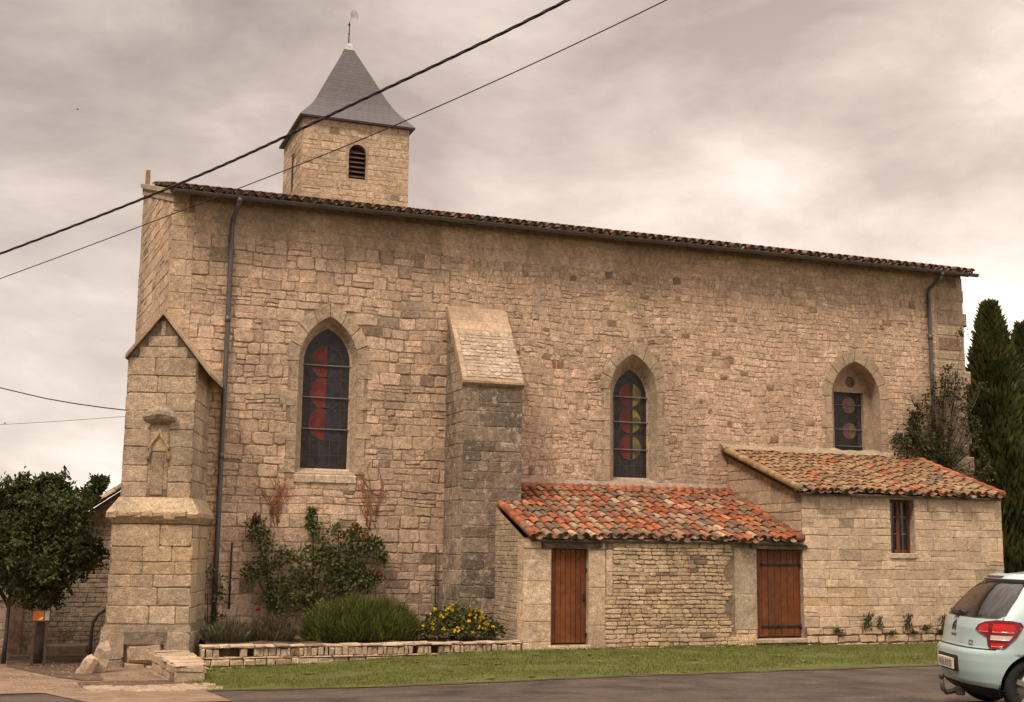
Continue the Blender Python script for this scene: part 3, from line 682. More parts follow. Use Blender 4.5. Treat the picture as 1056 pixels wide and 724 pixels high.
# stringcourse with sloping weathering
for (h0, h1, z0, z1, d0, d1) in ((.71, .80, 2.0, 2.12, .01, -.08), (.80, .80, 2.12, 2.19, -.08, -.08), (.80, .63, 2.19, 2.46, -.08, .12)):
    prism(mb, cpts(h0, d0), z0, z1, (.50, .38, .25), 0, pts1=cpts(h1, d1))
for i in range(8):
    u = -.84+i*.19; fx, _l = face_frame(cb(-.80, -.08), cb(.80, -.08)); fbox(mb, fx, .0+i*.2+.005, i*.2+.19, 2.09+rnd(-.02, .03), 2.2+rnd(-.01, .01), -.05, rnd(.008, .03), scol(CBO, 0), 0, .02, .014)
fu, Lu = cbface(mb, .61, .14, 2.45, 4.98, CBP, (.28, .36), (.35, .7), [lambda v: (.45, .79) if 2.6 < v < 3.75 else None])
# niche with an ogee head, under a projecting hood stone
fbox(mb, fu, .45, .79, 2.6, 3.75, -.02, .004, (.36, .275, .19))
fbox(mb, fu, .47, .77, 3.28, 3.62, .0, .02, (.45, .33, .2), 0, .008)
fbox(mb, fu, .50, .72, 2.5, 3.25, .0, .018, (.30, .235, .17), 0, .01)
for s in (-1, 1): tube(mb, [fu.P(.62+s*u, v, .03) for u, v in ((.17, 3.12), (.18, 3.22), (.14, 3.3), (.17, 3.36), (.10, 3.46), (.03, 3.56), (0, 3.68))], [.035, .03, .022, .035, .025, .028, .015], 6, (.40, .30, .19))
vs_ = []
for (v, ww, e) in ((3.78, .02, .10), (3.84, .13, .0), (3.90, .17, -.01), (3.98, .16, .02), (4.06, .02, .08)):
    for i in range(8): t = i/7; u = lerp(.34+e, .90-e, t); vs_.append(fu.P(u, v+.05*math.sin(t*3.1)-.02+rnd(-.008, .008), ww*(1-.25*abs(2*t-1))+rnd(-.008, .008)))
mb.add(vs_, [(r*8+i, r*8+i+1, r*8+8+i+1, r*8+8+i) for r in range(4) for i in range(7)], (.36, .28, .20), 0)
# gable head
apx = 5.74
gp = [cb(-.61, .14), cb(.61, .14), cb(.61, 2.1), cb(-.61, 2.1)]
a0, b0 = cb(-.61, .14), cb(.61, .14); mc = cb(-.03, .14); mbk = cb(-.03, 2.1); e0, e1 = gp[3], gp[2]
mb.add([(*a0, 4.98), (*b0, 4.98), (*mc, apx), (*e0, 4.98), (*e1, 4.98), (*mbk, apx)], [(0, 1, 2), (3, 5, 4), (0, 2, 5, 3), (1, 4, 5, 2)], cc_)
stonework(mb, fu, 4.98, 5.66, lambda v: .02+.58*(v-4.98)/.76+.0, lambda v: 1.20-.64*(v-4.98)/.76, [], (.17, .26), (.25, .4), .010, (.004, .012), .006, .1, pal=CBP, odd=0)
mb.build("buttress", STONE_WORN, church, "corner buttress with a gabled head and a worn niche")
mb = MB()          # coping slabs of the gable
for (u0, z0, u1, z1, dfront) in ((-.66, 4.94, -.03, apx+.03, .04), (-.03, apx+.03, .86, 4.66, .04)):
    q = []
    for (u, zz) in ((u0, z0), (u1, z1)):
        for d in (dfront, 1.95): q += [(*cb(u, d), zz), (*cb(u, d), zz+.075)]
    mb.add(q, [(0, 4, 5, 1), (1, 5, 7, 3), (2, 3, 7, 6), (0, 2, 6, 4), (0, 1, 3, 2), (4, 6, 7, 5)], (.40, .30, .20))
mb.build("gable_coping", STONE_CLEAN, church)

# --- bell tower
SLATE, t_, b_ = newmat("slate")
nn = t_.nodes.new; lk = t_.links.new
tcn = nn("ShaderNodeTexCoord"); sp_ = nn("ShaderNodeSeparateXYZ"); lk(tcn.outputs['Object'], sp_.inputs[0])
ad = nn("ShaderNodeMath"); ad.operation = 'ADD'; lk(sp_.outputs[0], ad.inputs[0]); lk(sp_.outputs[1], ad.inputs[1])
cmb = nn("ShaderNodeCombineXYZ"); lk(ad.outputs[0], cmb.inputs[0]); lk(sp_.outputs[2], cmb.inputs[1])
bk = nn("ShaderNodeTexBrick"); lk(cmb.outputs[0], bk.inputs[0]); bk.inputs['Scale'].default_value = 1
bk.inputs['Brick Width'].default_value = .17; bk.inputs['Row Height'].default_value = .095; bk.inputs['Mortar Size'].default_value = .006; bk.inputs['Bias'].default_value = -.1
bk.inputs['Color1'].default_value = (.066, .057, .059, 1); bk.inputs['Color2'].default_value = (.050, .044, .047, 1); bk.inputs['Mortar'].default_value = (.03, .027, .028, 1)
lk(bk.outputs[0], b_.inputs['Base Color']); b_.inputs['Roughness'].default_value = .55
bpn = nn("ShaderNodeBump"); bpn.inputs['Strength'].default_value = .5; bpn.inputs['Distance'].default_value = .01; lk(bk.outputs['Fac'], bpn.inputs['Height']); bpn.invert = True; lk(bpn.outputs[0], b_.inputs['Normal'])
TX0, TX1, TY0, TY1 = 5.23, 7.76, 28.0, 30.5; TT = 11.52
tw = MB(); Tf = Fr((0, TY0, 0), (1, 0, 0), (0, 0, 1), (0, -1, 0)); lou = Arch(6.52, .205, 10.12, 10.74, 10.96)
holed(tw, Tf, [(TX0, 8.6), (TX1, 8.6), (TX1, TT), (TX0, TT)], [lou.outline(3, 6)], (.40, .31, .215))
TP = [(.56, .42, .285), (.52, .385, .26), (.60, .45, .31), (.48, .35, .235)]
stonework(tw, Tf, 9.0, TT, TX0, TX1, [lou.iv(.05)], (.12, .24), (.15, .42), .012, (.002, .010), .010, .2, .2, .02, pal=TP)
reveal(tw, Tf, lou.outline(3, 6), lou.outline(3, 6), -.2, (.3, .23, .16))
Tw = Fr((TX0, TY1, 0), (0, -1, 0), (0, 0, 1), (-1, 0, 0))
tw.add([Tw.P(0, 8.6), Tw.P(2.5, 8.6), Tw.P(2.5, TT), Tw.P(0, TT)], [(0, 1, 2, 3)], (.40, .31, .215))
stonework(tw, Tw, 9.0, TT, 0, 2.5, [lambda v: (1.15, 1.4) if 10 < v < 10.9 else None], (.14, .26), (.2, .45), .012, (.002, .010), .008, .2, .1, pal=TP)
fbox(tw, Tw, 1.15, 1.4, 10, 10.9, -.01, .002, (.03, .025, .02))
for (O, U, Nn) in (((TX1, TY0, 0), (0, 1, 0), (1, 0, 0)), ((TX1, TY1, 0), (-1, 0, 0), (0, 1, 0))):
    f_ = Fr(O, U, (0, 0, 1), Nn); L_ = 2.5 if U[1] else TX1-TX0
    tw.add([f_.P(0, 8.6), f_.P(L_, 8.6), f_.P(L_, TT), f_.P(0, TT)], [(0, 1, 2, 3)], (.4, .31, .215)); stonework(tw, f_, 9, TT, 0, L_, [], (.16, .28), (.25, .5), pal=TP)
tower = tw.build("bell_tower", STONE, church)
sp = MB(); cx_, cy_ = (TX0+TX1)/2, (TY0+TY1)/2
lv = [(11.46, 1.375), (11.50, 1.385), (11.66, 1.25), (11.86, 1.08), (12.08, .93), (12.36, .775), (12.9, .52), (13.4, .275), (13.8, .08)]
vs_ = [(cx_+sx*h, cy_+sy*h*.99, z) for z, h in lv for sx, sy in ((-1, -1), (1, -1), (1, 1), (-1, 1))]
sp.add(vs_, [(r*4+i, r*4+(i+1) % 4, r*4+4+(i+1) % 4, r*4+4+i) for r in range(len(lv)-1) for i in range(4)]+[(3, 2, 1, 0)], (.1,)*3)
sp.build("spire", SLATE, tower)
b = MB(); vs_ = [(cx_+sx*h, cy_+sy*h, z) for z, h in ((13.72, .125), (13.84, .085), (13.92, .05)) for sx, sy in ((-1, -1), (1, -1), (1, 1), (-1, 1))]
b.add(vs_, [(r*4+i, r*4+(i+1) % 4, r*4+4+(i+1) % 4, r*4+4+i) for r in range(2) for i in range(4)]+[(8, 9, 10, 11)], (.5,)*3); b.build("lead_cap", LEAD, tower)
b = MB(); vx, vy = cx_, cy_
tube(b, [(vx, vy, 13.85), (vx+.01, vy, 14.5)], [.016, .012], 6)
for (zz, rr) in ((14.42, .035), (14.18, .026)): tube(b, [(vx, vy, zz-rr), (vx, vy, zz), (vx, vy, zz+rr)], [.008, rr, .008], 8)
# cockerel plate
ck = [(0, 14.5), (.03, 14.62), (.02, 14.74), (.06, 14.82), (.10, 14.79), (.14, 14.82), (.19, 14.78), (.22, 14.68), (.215, 14.58), (.17, 14.66), (.13, 14.62), (.09, 14.60), (.06, 14.62), (.04, 14.54)]
n = len(ck); b.add([(vx+u, vy-.006, z) for u, z in ck]+[(vx+u, vy+.006, z) for u, z in ck], [tuple(range(n)), tuple(range(2*n-1, n-1, -1))]+[(i, n+i, n+(i+1) % n, (i+1) % n) for i in range(n)], (.3,)*3, 1)
b.build("weathercock", [IRON, LEAD], tower)
b = MB()
for i in range(6):
    z = 10.16+i*.115; fbox(b, Fr((6.52-.2, TY0+.05, z), (1, 0, 0), (0, .75, .66)), 0, .4, 0, .14, 0, .018, (.13, .085, .06), 0)
b.add([Tf.P(6.3, 10.1, -.19), Tf.P(6.74, 10.1, -.19), Tf.P(6.74, 11, -.19), Tf.P(6.3, 11, -.19)], [(0, 1, 2, 3)], (.01,)*3, 1)
b.build("louvre", [surf("louvre_oak", (.105, .062, .045), .25, 10, .85, .3, 50), IRON], tower)

# ------------------------------------------------------------------ lean-to shed
FY = 22.1
shed = thing("lean_to_shed", (11.5, 23.5, -.25), "low lean-to shed of thin coursed rubble with a red canal-tile roof and two plank doors", "shed")
F = Fr((0, FY, 0), (1, 0, 0), (0, 0, 1), (0, -1, 0)); LX0, LX1 = 8.52, 14.56; LT = 1.84
d1, d2 = (9.08, 9.83, -.13, 1.64), (13.49, 14.55, -.07, 1.67)
mb = MB()
holed(mb, F, [(LX0, -.7), (LX1+.02, -.7), (LX1+.02, LT), (LX0, LT)], [[(d[0], d[2]), (d[1], d[2]), (d[1], d[3]), (d[0], d[3])] for d in (d1, d2)], (.24, .175, .115))
for d in (d1, d2):
    q = [(d[0], d[2]), (d[1], d[2]), (d[1], d[3]), (d[0], d[3])]; reveal(mb, F, q, q, -.3, (.42, .33, .23))
CR = [(.64, .47, .30), (.58, .41, .25), (.68, .52, .36), (.50, .345, .21), (.64, .44, .25), (.60, .455, .325)]
stonework(mb, F, -.42, 1.82, 10.18, 13.05, [lambda v: (10.0, 10.34) if .75 < v < 1.7 else None, lambda v: (12.85+.1*math.sin(v*9), 13.2) if .0 < v < 1.7 else None], (.055, .10), (.10, .30), .014, (.003, .028), .007, .26, .0, .016, pal=CR, odd=.02)
stonework(mb, F, -.42, 1.62, LX0, 9.075, [], (.3, .62), (.56, .56), .006, (.006, .010), .003, .04, pal=PALE, odd=0)
stonework(mb, F, 1.64, 1.82, LX0, 10.18, [lambda v: (8.88, 10.12)], (.16, .16), (.2, .4), pal=CR)
stonework(mb, F, -.42, 1.62, 9.835, 10.19, [], (.42, .7), (.34, .34), .006, (.006, .010), .003, .04, pal=PALE, odd=0)
stonework(mb, F, .76, 1.62, 10.2, 10.34, [], (.4, .5), (.2, .2), .006, (.006, .010), .003, .04, pal=PALE, odd=0)
stonework(mb, F, .1, 1.70, 12.98, 13.485, [], (.5, .8), (.5, .5), .004, (.006, .009), .003, .04, pal=[(.48, .385, .28), (.46, .36, .26)], odd=0)
stonework(mb, F, -.42, .1, 13.0, 13.48, [], (.1, .18), (.2, .4), pal=CR)
stonework(mb, F, -.42, -.13, 9.0, 9.9, [], (.12, .16), (.3, .5), .012, (.03, .07), pal=CR)
# west side, running back to the buttress
sA, sB = (8.62, D-.02), (LX0, FY); f_, L_ = face_frame(sA, sB)
mb.add([f_.P(0, -.7), f_.P(L_, -.7), f_.P(L_, LT), f_.P(0, 2.86)], [(0, 1, 2, 3)], (.36, .265, .175))
stonework(mb, f_, -.42, 2.8, lambda v: 0, lambda v: L_-.34 if v < LT else max(.1, L_*(1-(v-LT)/1.02)), [], (.06, .12), (.14, .38), .012, (.003, .014), .006, .2, pal=[(.42, .325, .23), (.37, .285, .20), (.46, .36, .255)])
stonework(mb, f_, -.42, 1.8, L_-.34, L_, [], (.3, .45), (.34, .34), .006, (.004, .008), .003, .04, pal=PALE, odd=0)
mb.build("wall", STONE, shed)
mb = MB(); rs = (2.93-LT)/(D-FY+.1); cut = lambda p: not (p.x < 9.2 and p.y > bp-.06)
tiles(mb, (LX0+.13, FY-.11, LT-.02), (1, 0, 0), (0, 1, rs), LX1-LX0-.22, math.hypot(1, rs)*(D-FY+.1), .178, .34, .075, keep=cut, colfn=lambda: tilecol(.38), jit=1.8)
# red verge and ridge courses
f_ = Fr((LX0+.13, FY-.11, LT-.02), (1, 0, 0), (0, 1, rs))
for i in range(26):
    u = .62+.2+i*.205
    if u > 5.9: break
    s = math.hypot(1, rs)*(D-FY+.1); tube(mb, [f_.P(u, s-.05, .05), f_.P(u+.24, s-.05, .06)], [.07, .085], 8, random.choice(ORANGE))
for (u0, s_top) in ((.0, 1.55), (LX1-LX0-.22, 3.1)):
    s = .0
    while s < s_top: tube(mb, [f_.P(u0, s, .075), f_.P(u0, s+.38, .055)], [.085, .07], 8, random.choice(ORANGE if random.random() < .8 else AGED)); s += .3
# boards (clear of the buttress)
for (u0, u1, s1) in ((0.03, .7, 1.55), (.7, LX1-LX0-.22, 3.15)):
    vs_ = [f_.P(u0, .03, -.03), f_.P(u1, .03, -.03), f_.P(u1, s1, -.03), f_.P(u0, s1, -.03)]; mb.add(vs_+[p-f_.N*.04 for p in vs_], [(0, 1, 2, 3), (7, 6, 5, 4), (0, 4, 5, 1), (2, 6, 7, 3), (1, 5, 6, 2), (3, 7, 4, 0)], (.1, .075, .055))
mb.build("roof", TILE, shed)
b = MB(); b.add([(9.15, D-.02, 2.88), (14.5, D-.02, 2.88), (14.5, D-.03, 3.10), (9.15, D-.03, 3.10), (9.15, D-.16, 2.94), (14.5, D-.16, 2.94)], [(4, 5, 2, 3), (0, 1, 5, 4), (0, 4, 3), (1, 2, 5)], (.33, .27, .21)); b.build("mortar_flashing", STONE_CLEAN, shed)
def plank_door(d, hinge_side, hinges, hx):
    b = MB(); n = 7; wd = (d[1]-d[0]-.02)/n; f_ = F
    for i in range(n):
        k = rnd(.85, 1.15); fbox(b, f_, d[0]+.01+i*wd+.004, d[0]+.01+(i+1)*wd-.004, d[2]+.03, d[3]-.01, -.12, -.085+rnd(-.003, .003), (.16*k, .050*k, .015*k), 0, .004)
    fbox(b, f_, d[0]+.01, d[1]-.01, d[2]+.03, d[3]-.01, -.135, -.121, (.03, .015, .01))
    do = b.build("door", WOOD, shed)
    for z in hinges:
        h = MB(); a, c = hx; fbox(h, f_, a, c, z-.02, z+.02, -.078, -.066, (.02,)*3, 0, .003); tube(h, [f_.P(c-.02, z-.05, -.06), f_.P(c-.02, z+.05, -.06)], .018, 8); h.build("hinge", IRON, do)
    return do
do = plank_door(d1, 1, (), (0, 0)); h = MB(); fbox(h, F, 9.755, 9.80, .66, .80, -.083, -.07, (.02,)*3, 0, .004); tube(h, [F.P(9.775, .70, -.075), F.P(9.775, .70, -.03), F.P(9.72, .70, -.03)], .011, 7)
h.build("handle", IRON, do)
for zz in (1.25, .05): h = MB(); fbox(h, F, 9.80, 9.835, zz-.03, zz+.03, -.083, -.05); h.build("hinge", IRON, do)
do = plank_door(d2, 1, (1.38, .16), (13.62, 14.54)); h = MB(); fbox(h, F, 13.50, 13.56, .76, .88, -.083, -.07, (.02,)*3, 0, .004); tube(h, [F.P(13.53, .80, -.075), F.P(13.53, .80, -.03), F.P(13.58, .80, -.03)], .011, 7)
h.build("handle", IRON, do)
for (a, c, z0, z1) in ((8.89, 10.07, 1.665, 1.80), (13.34, 14.66, 1.685, 1.80)):
    b = MB(); n = 9; vs_ = []
    for i in range(n+1):
        u = lerp(a, c, i/n); dz = rnd(-.012, .012)+(-.03 if i in (0, n) else 0)
        vs_ += [F.P(u, z0+rnd(-.006, .006), -.25), F.P(u, z0+rnd(-.006, .006), .045+rnd(-.008, .008)), F.P(u, z1+dz, .04+rnd(-.008, .008)), F.P(u, z1+dz, -.25)]
    b.add(vs_, [(i*4+k, i*4+(k+1) % 4, i*4+4+(k+1) % 4, i*4+4+k) for i in range(n) for k in range(4)]+[(0, 3, 2, 1), (n*4, n*4+1, n*4+2, n*4+3)], (.07, .05, .04)); b.build("lintel", OLDWOOD, shed)
b = MB(); fbox(b, F, 13.42, 14.6, -.16, -.075, -.25, .06, (.5, .4, .29), 0, .012); b.build("threshold", STONE_CLEAN, shed)

# ------------------------------------------------------------------ annex
annex = thing("stone_annex", (17.1, 23.5, -.25), "pale ashlar sacristy annex with weathered tile roof and small barred window", "annex")
AX0, AX1, AT = 14.56, 19.62, 2.84; F2Y = FY-.004
F2 = Fr((0, F2Y, 0), (1, 0, 0), (0, 0, 1), (0, -1, 0)); wn = [(16.72, 1.63), (17.33, 1.63), (17.33, 2.74), (16.72, 2.74)]
mb = MB()
holed(mb, F2, [(AX0, -.7), (AX1, -.7), (AX1, AT), (AX0, AT)], [wn], (.36, .27, .185)); reveal(mb, F2, wn, wn, -.28, (.47, .37, .265))
whole = lambda v: (16.72, 17.33) if 1.6 < v < 2.76 else None
AP = [(.62, .465, .325), (.585, .435, .30), (.65, .495, .35), (.55, .405, .28)]
def acol(u, v):
    c = scol(AP, 0)
    if .5 < v < 1.0 and u < 16 and random.random() < .3: c = mixc(c, (.50, .345, .16), .6)
    if random.random() < .04: c = mixc(c, (.24, .19, .14), .55)
    return c
stonework(mb, F2, .13, AT-.02, AX0, AX1, [whole], (.15, .30), (.2, .62), .009, (.002, .013), .010, .10, .14, .015, colfn=acol)
# rough plinth, two courses
fbox(mb, F2, AX0+.02, AX1+.02, -.6, .13, -.01, .03, (.20, .145, .10))
stonework(mb, Fr(F2.P(0, 0, .03), F2.U, F2.V), -.45, .13, AX0+.03, AX1+.02, [], (.13, .19), (.18, .5), .03, (.015, .06), .014, .18, pal=PALE)
f_, L_ = face_frame((AX0, D-.02), (AX0, F2Y))
rz = lambda u: 3.80-(3.80-AT)*u/L_
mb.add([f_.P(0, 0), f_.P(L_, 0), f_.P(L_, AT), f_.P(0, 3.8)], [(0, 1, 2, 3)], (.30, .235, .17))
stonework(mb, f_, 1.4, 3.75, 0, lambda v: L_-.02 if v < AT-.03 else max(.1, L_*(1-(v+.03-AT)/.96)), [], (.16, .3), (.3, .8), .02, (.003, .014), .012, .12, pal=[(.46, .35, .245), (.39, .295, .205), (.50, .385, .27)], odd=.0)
f_, L_ = face_frame((AX1, F2Y), (AX1, D-.02))
mb.add([f_.P(0, -.7), f_.P(L_, -.7), f_.P(L_, 3.8), f_.P(0, AT)], [(0, 1, 2, 3)], (.43, .335, .235)); stonework(mb, f_, -.4, 2.8, 0, L_, [], (.22, .34), (.3, .7), .008, (.003, .01), pal=AP)
mb.build("wall", STONE_CLEAN, annex)
mb = MB(); rs2 = (3.84-AT)/(D-FY+.1)
YB = [(.31, .205, .11), (.24, .155, .085), (.35, .245, .135), (.26, .16, .09), (.17, .115, .07), (.31, .175, .085), (.31, .14, .07)]
tiles(mb, (AX0-.12, FY-.13, AT-.0), (1, 0, 0), (0, 1, rs2), AX1-AX0+.06, math.hypot(1, rs2)*(D-FY+.12),   .18, .28, .075, colfn=lambda: tilecol(.09, YB), jit=1.6)
f_ = Fr((AX0-.12, FY-.13, AT), (1, 0, 0), (0, 1, rs2))
for (u0, pal_) in ((.0, YB), (AX1-AX0+.06, ORANGE)):
    s = 0.
    while s < 3.0: tube(mb, [f_.P(u0, s, .075), f_.P(u0, s+.38, .055)], [.082, .07], 8, random.choice(pal_)); s += .3
mb.build("roof", TILE, annex)
b = MB(); n = 24; p0 = [(lerp(14.35, 19.6, i/n)) for i in range(n+1)]
b.add([(x, D-.02, 3.84) for x in p0]+[(x, D-.2, 3.885+rnd(-.02, .02)) for x in p0]+[(x, D-.02, 4.02+rnd(-.03, .03)) for x in p0], [(n+1+i, n+2+i, 2*n+3+i, 2*n+2+i) for i in range(n)]+[(i, i+1, n+2+i, n+1+i) for i in range(n)], (.36, .28, .20)); b.build("mortar_flashing", STONE_CLEAN, annex)
b = MB(); fbox(b, F2, 16.36, 17.68, 2.745, 2.82, -.05, .03, (.50, .395, .28), 0, .01); b.build("lintel", STONE_CLEAN, annex)
b = MB(); WF = (.17, .055, .03)
for (u0, u1, v0, v1) in ((16.725, 16.785, 1.64, 2.735), (17.265, 17.325, 1.64, 2.735), (16.985, 17.075, 1.64, 2.735), (16.785, 16.985, 1.64, 1.70), (17.075, 17.265, 1.64, 1.70), (16.785, 16.985, 2.68, 2.735), (17.075, 17.265, 2.68, 2.735)):
    fbox(b, F2, u0, u1, v0, v1, -.22, -.16, WF, 0, .006)
wo = b.build("window", WOOD, annex)
b = MB(); fbox(b, F2, 16.79, 17.26, 1.69, 2.69, -.20, -.19); b.build("pane", surf("dark_window_glass", (.02, .018, .017), .3, 5, .15, 0, spec=.6), wo)
for v in (2.38, 2.03): b = MB(); fbox(b, F2, 16.785, 17.265, v-.012, v+.012, -.188, -.17); b.build("glazing_bar", BARM, wo)
for u in (16.86, 17.03, 17.19): b = MB(); tube(b, [F2.P(u, 1.63, -.1), F2.P(u, 2.74, -.1)], .010, 6); b.build("iron_bar", IRON, wo)
b = MB(); fbox(b, F2, 16.66, 17.39, 1.52, 1.628, -.24, .02, (.53, .42, .30), 0, .01); b.build("sill", STONE_CLEAN, wo)

# ------------------------------------------------------------------ garden wall and its bed
gw = MB(); G0, G1, GT = 2.74, 8.50, -.05; GF = Fr((0, FY, 0), (1, 0, 0), (0, 0, 1), (0, -1, 0))
box(gw, G0, G1, FY+.13, FY+.3, -1, GT-.06, (.07, .05, .035))
for (z0, z1) in ((-.62, -.51), (-.51, -.39), (-.388, -.268)):
    x = G0
    while x < G1-.03:
        wd = min(rnd(.12, .36), G1-x); fbox(gw, GF, x+.007, x+wd-.007, z0+.006, z1-.006, -.25, rnd(.01, .05), scol([(.52, .385, .26), (.46, .335, .22), (.57, .44, .305)], .05), 0, .016, .010); x += wd
x = G0
while x < G1-.03:       # upright stones, a few missing
    wd = min(rnd(.06, .13), G1-x)
    if not ((3.0 < x < 3.55 and random.random() < .6) or random.random() < .05): fbox(gw, GF, x+.006, x+wd-.006, -.235, -.092+rnd(-.02, 0), -.25, rnd(.01, .05), scol([(.48, .36, .25), (.42, .31, .21), (.53, .41, .29)], .06), 0, .014, .010)
    x += wd
x = G0
while x < G1-.03:
    wd = min(rnd(.16, .42), G1-x); fbox(gw, GF, x+.005, x+wd-.005, -.088, GT+rnd(-.012, .008), -.3, rnd(.02, .06), scol([(.48, .365, .255), (.43, .325, .225), (.53, .41, .295)], .04), 0, .010, .009); x += wd
x = G0
while x < G1-.03:
    wd = min(rnd(.2, .5), G1-x); fbox(gw, GF, x+.005, x+wd-.005, -.264, -.238, -.25, rnd(.02, .045), scol(PALE, .02), 0, .01, .007); x += wd
tag(gw.build("garden_wall", STONE_CLEAN), "low drystone retaining wall of pale upright stones in front of the flower bed", "garden wall")
SOIL = surf("bed_soil", (.085, .058, .04), .35, 4, .98, 1, 25)
mb = MB(); xs = frange(2.95, 8.5, .25); ys = frange(FY+.3, D, .27)
mb.add([(x, y, -.1+.05*noise.noise((x*2, y*2, 0))+.06*(y-FY)/3) for x in xs for y in ys], [(i*len(ys)+j, (i+1)*len(ys)+j, (i+1)*len(ys)+j+1, i*len(ys)+j+1) for i in range(len(xs)-1) for j in range(len(ys)-1)], (.1,)*3, 0, True)
struct(mb.build("flower_bed", SOIL))
# block wall running out from the buttress foot
pw = MB(); pf, pl = face_frame((2.10, 19.95), (2.53, 19.87)); pfl, pll = face_frame((1.98, 22.2), (2.10, 19.95)); pfr, plr = face_frame((2.53, 19.87), (2.62, 22.2))
prism(pw, [(2.10, 19.95), (2.53, 19.87), (2.62, 22.2), (1.98, 22.2)], -.9, -.17, (.4, .3, .21))
for (f_, l_) in ((pf, pl), (pfl, pll), (pfr, plr)): stonework(pw, f_, -.7, -.16, 0, l_, [], (.11, .17), (.25, .5), .016, (.006, .03), .012, .16, pal=[(.47, .36, .25), (.42, .31, .21), (.52, .41, .29)])
y = 19.88
while y < 22.1:
    dl = rnd(.25, .5); fbox(pw, Fr((2.06, y, -.175), (1, 0, 0), (0, 1, 0), (0, 0, 1)), rnd(-.03, .03)-.04*(y-20), .52+rnd(-.03, .03), .01, dl, 0, rnd(.02, .06), scol([(.40, .305, .21), (.44, .335, .23)], 0), 0, .02, .018); y += dl
tag(pw.build("block_wall", STONE_CLEAN), "short rough block wall running forward from the foot of the corner buttress", "low wall")
# fallen broken stones left of the buttress
b = MB()
def boulder(mb, c, r, tilt, col, seed, n=9, m_=7):
    vs_ = []
    for i in range(m_+1):
        th = math.pi*i/m_
        for k in range(n):
            ph = 2*math.pi*k/n; d = Vector((math.sin(th)*math.cos(ph), math.sin(th)*math.sin(ph), math.cos(th)))
            q = (1/max(abs(d.x), abs(d.y), abs(d.z)))**.55*.86*(1+.25*noise.noise(d*1.6+Vector((seed, 0, 0)))+.14*noise.noise(d*4+Vector((seed, 5, 0)))); p = Vector((d.x*r[0]*q, d.y*r[1]*q, d.z*r[2]*q)); p.rotate(Matrix.Rotation(tilt, 3, 'Y')); vs_.append(Vector(c)+p)
    mb.add(vs_, [(i*n+k, i*n+(k+1) % n, (i+1)*n+(k+1) % n, (i+1)*n+k) for i in range(m_) for k in range(n)], col)
boulder(b, (1.17, 22.6, -.30), (.15, .17, .36), R(14), (.40, .31, .22), 7, 8, 9)
tag(b.build("fallen_stone", STONE_CLEAN), "tall broken stone leaning against the left foot of the corner buttress", "stone")
b = MB(); boulder(b, (.96, 22.45, -.40), (.15, .17, .24), R(30), (.44, .335, .23), 12, 8, 8)
tag(b.build("fallen_stone", STONE_CLEAN), "squat broken stone lying in front of the tall leaning stone", "stone")
# bent handrail
b = MB(); tube(b, [(1.36, 24.2, .5), (1.25, 24, .45), (1.15, 24, .38), (1.08, 24, .24), (1.06, 24, .05), (1.06, 24, -.48)], .03, 10)
tag(b.build("handrail", IRON), "bent black iron handrail left of the corner buttress", "handrail")

# ------------------------------------------------------------------ west porch
porch = thing("porch", (1.0, 27.5, -.5), "shaded porch building with a sloping roof behind the leafy tree left of the church", "porch")
mb = MB(); PY = 26.5; PF = Fr((0, PY, 0), (1, 0, 0), (0, 0, 1), (0, -1, 0)); ptop = lambda u: 1.55+.72*u
PX0 = -.32
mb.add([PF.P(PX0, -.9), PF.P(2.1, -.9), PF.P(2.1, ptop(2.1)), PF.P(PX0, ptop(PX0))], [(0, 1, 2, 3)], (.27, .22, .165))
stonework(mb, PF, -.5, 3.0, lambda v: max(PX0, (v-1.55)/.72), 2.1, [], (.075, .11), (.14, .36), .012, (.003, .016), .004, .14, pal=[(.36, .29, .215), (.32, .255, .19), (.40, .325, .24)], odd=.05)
box(mb, PX0, PX0+.01, PY, 29.4, -.9, 1.3, (.3, .24, .18))
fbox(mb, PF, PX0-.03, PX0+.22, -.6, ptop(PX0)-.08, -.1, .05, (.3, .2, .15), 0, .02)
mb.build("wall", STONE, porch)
b = MB(); fbox(b, PF, .02, 1.1, -.6, -.3, 0.0, .28, (.4, .3, .21), 0, .03); b.build("plinth", STONE_CLEAN, porch)
mb = MB(); psl = Vector((1, 0, .72)).normalized(); tiles(mb, (PX0-.25, 29.5, ptop(PX0-.25)+.02), (0, -1, 0), psl, 3.2, 2.9, .2, .31, .085, colfn=lambda: tilecol(.2)); mb.build("roof", TILE, porch)
# boundary wall further left
mb = MB(); BF = Fr((-9, 27.5, 0), (1, 0, 0), (0, 0, 1), (0, -1, 0)); box(mb, -9, -.3, 27.5, 27.8, -.9, .5, (.36, .31, .25)); stonework(mb, BF, -.6, .5, 0, 8.7, [], (.12, .2), (.2, .5), .012, (.003, .012), pal=[(.40, .34, .27), (.36, .31, .25)])
box(mb, -9.02, -.28, 27.46, 27.84, .5, .58, (.4, .34, .27)); tag(mb.build("boundary_wall", STONE), "grey boundary wall at the far left behind the slender tree trunk", "wall")

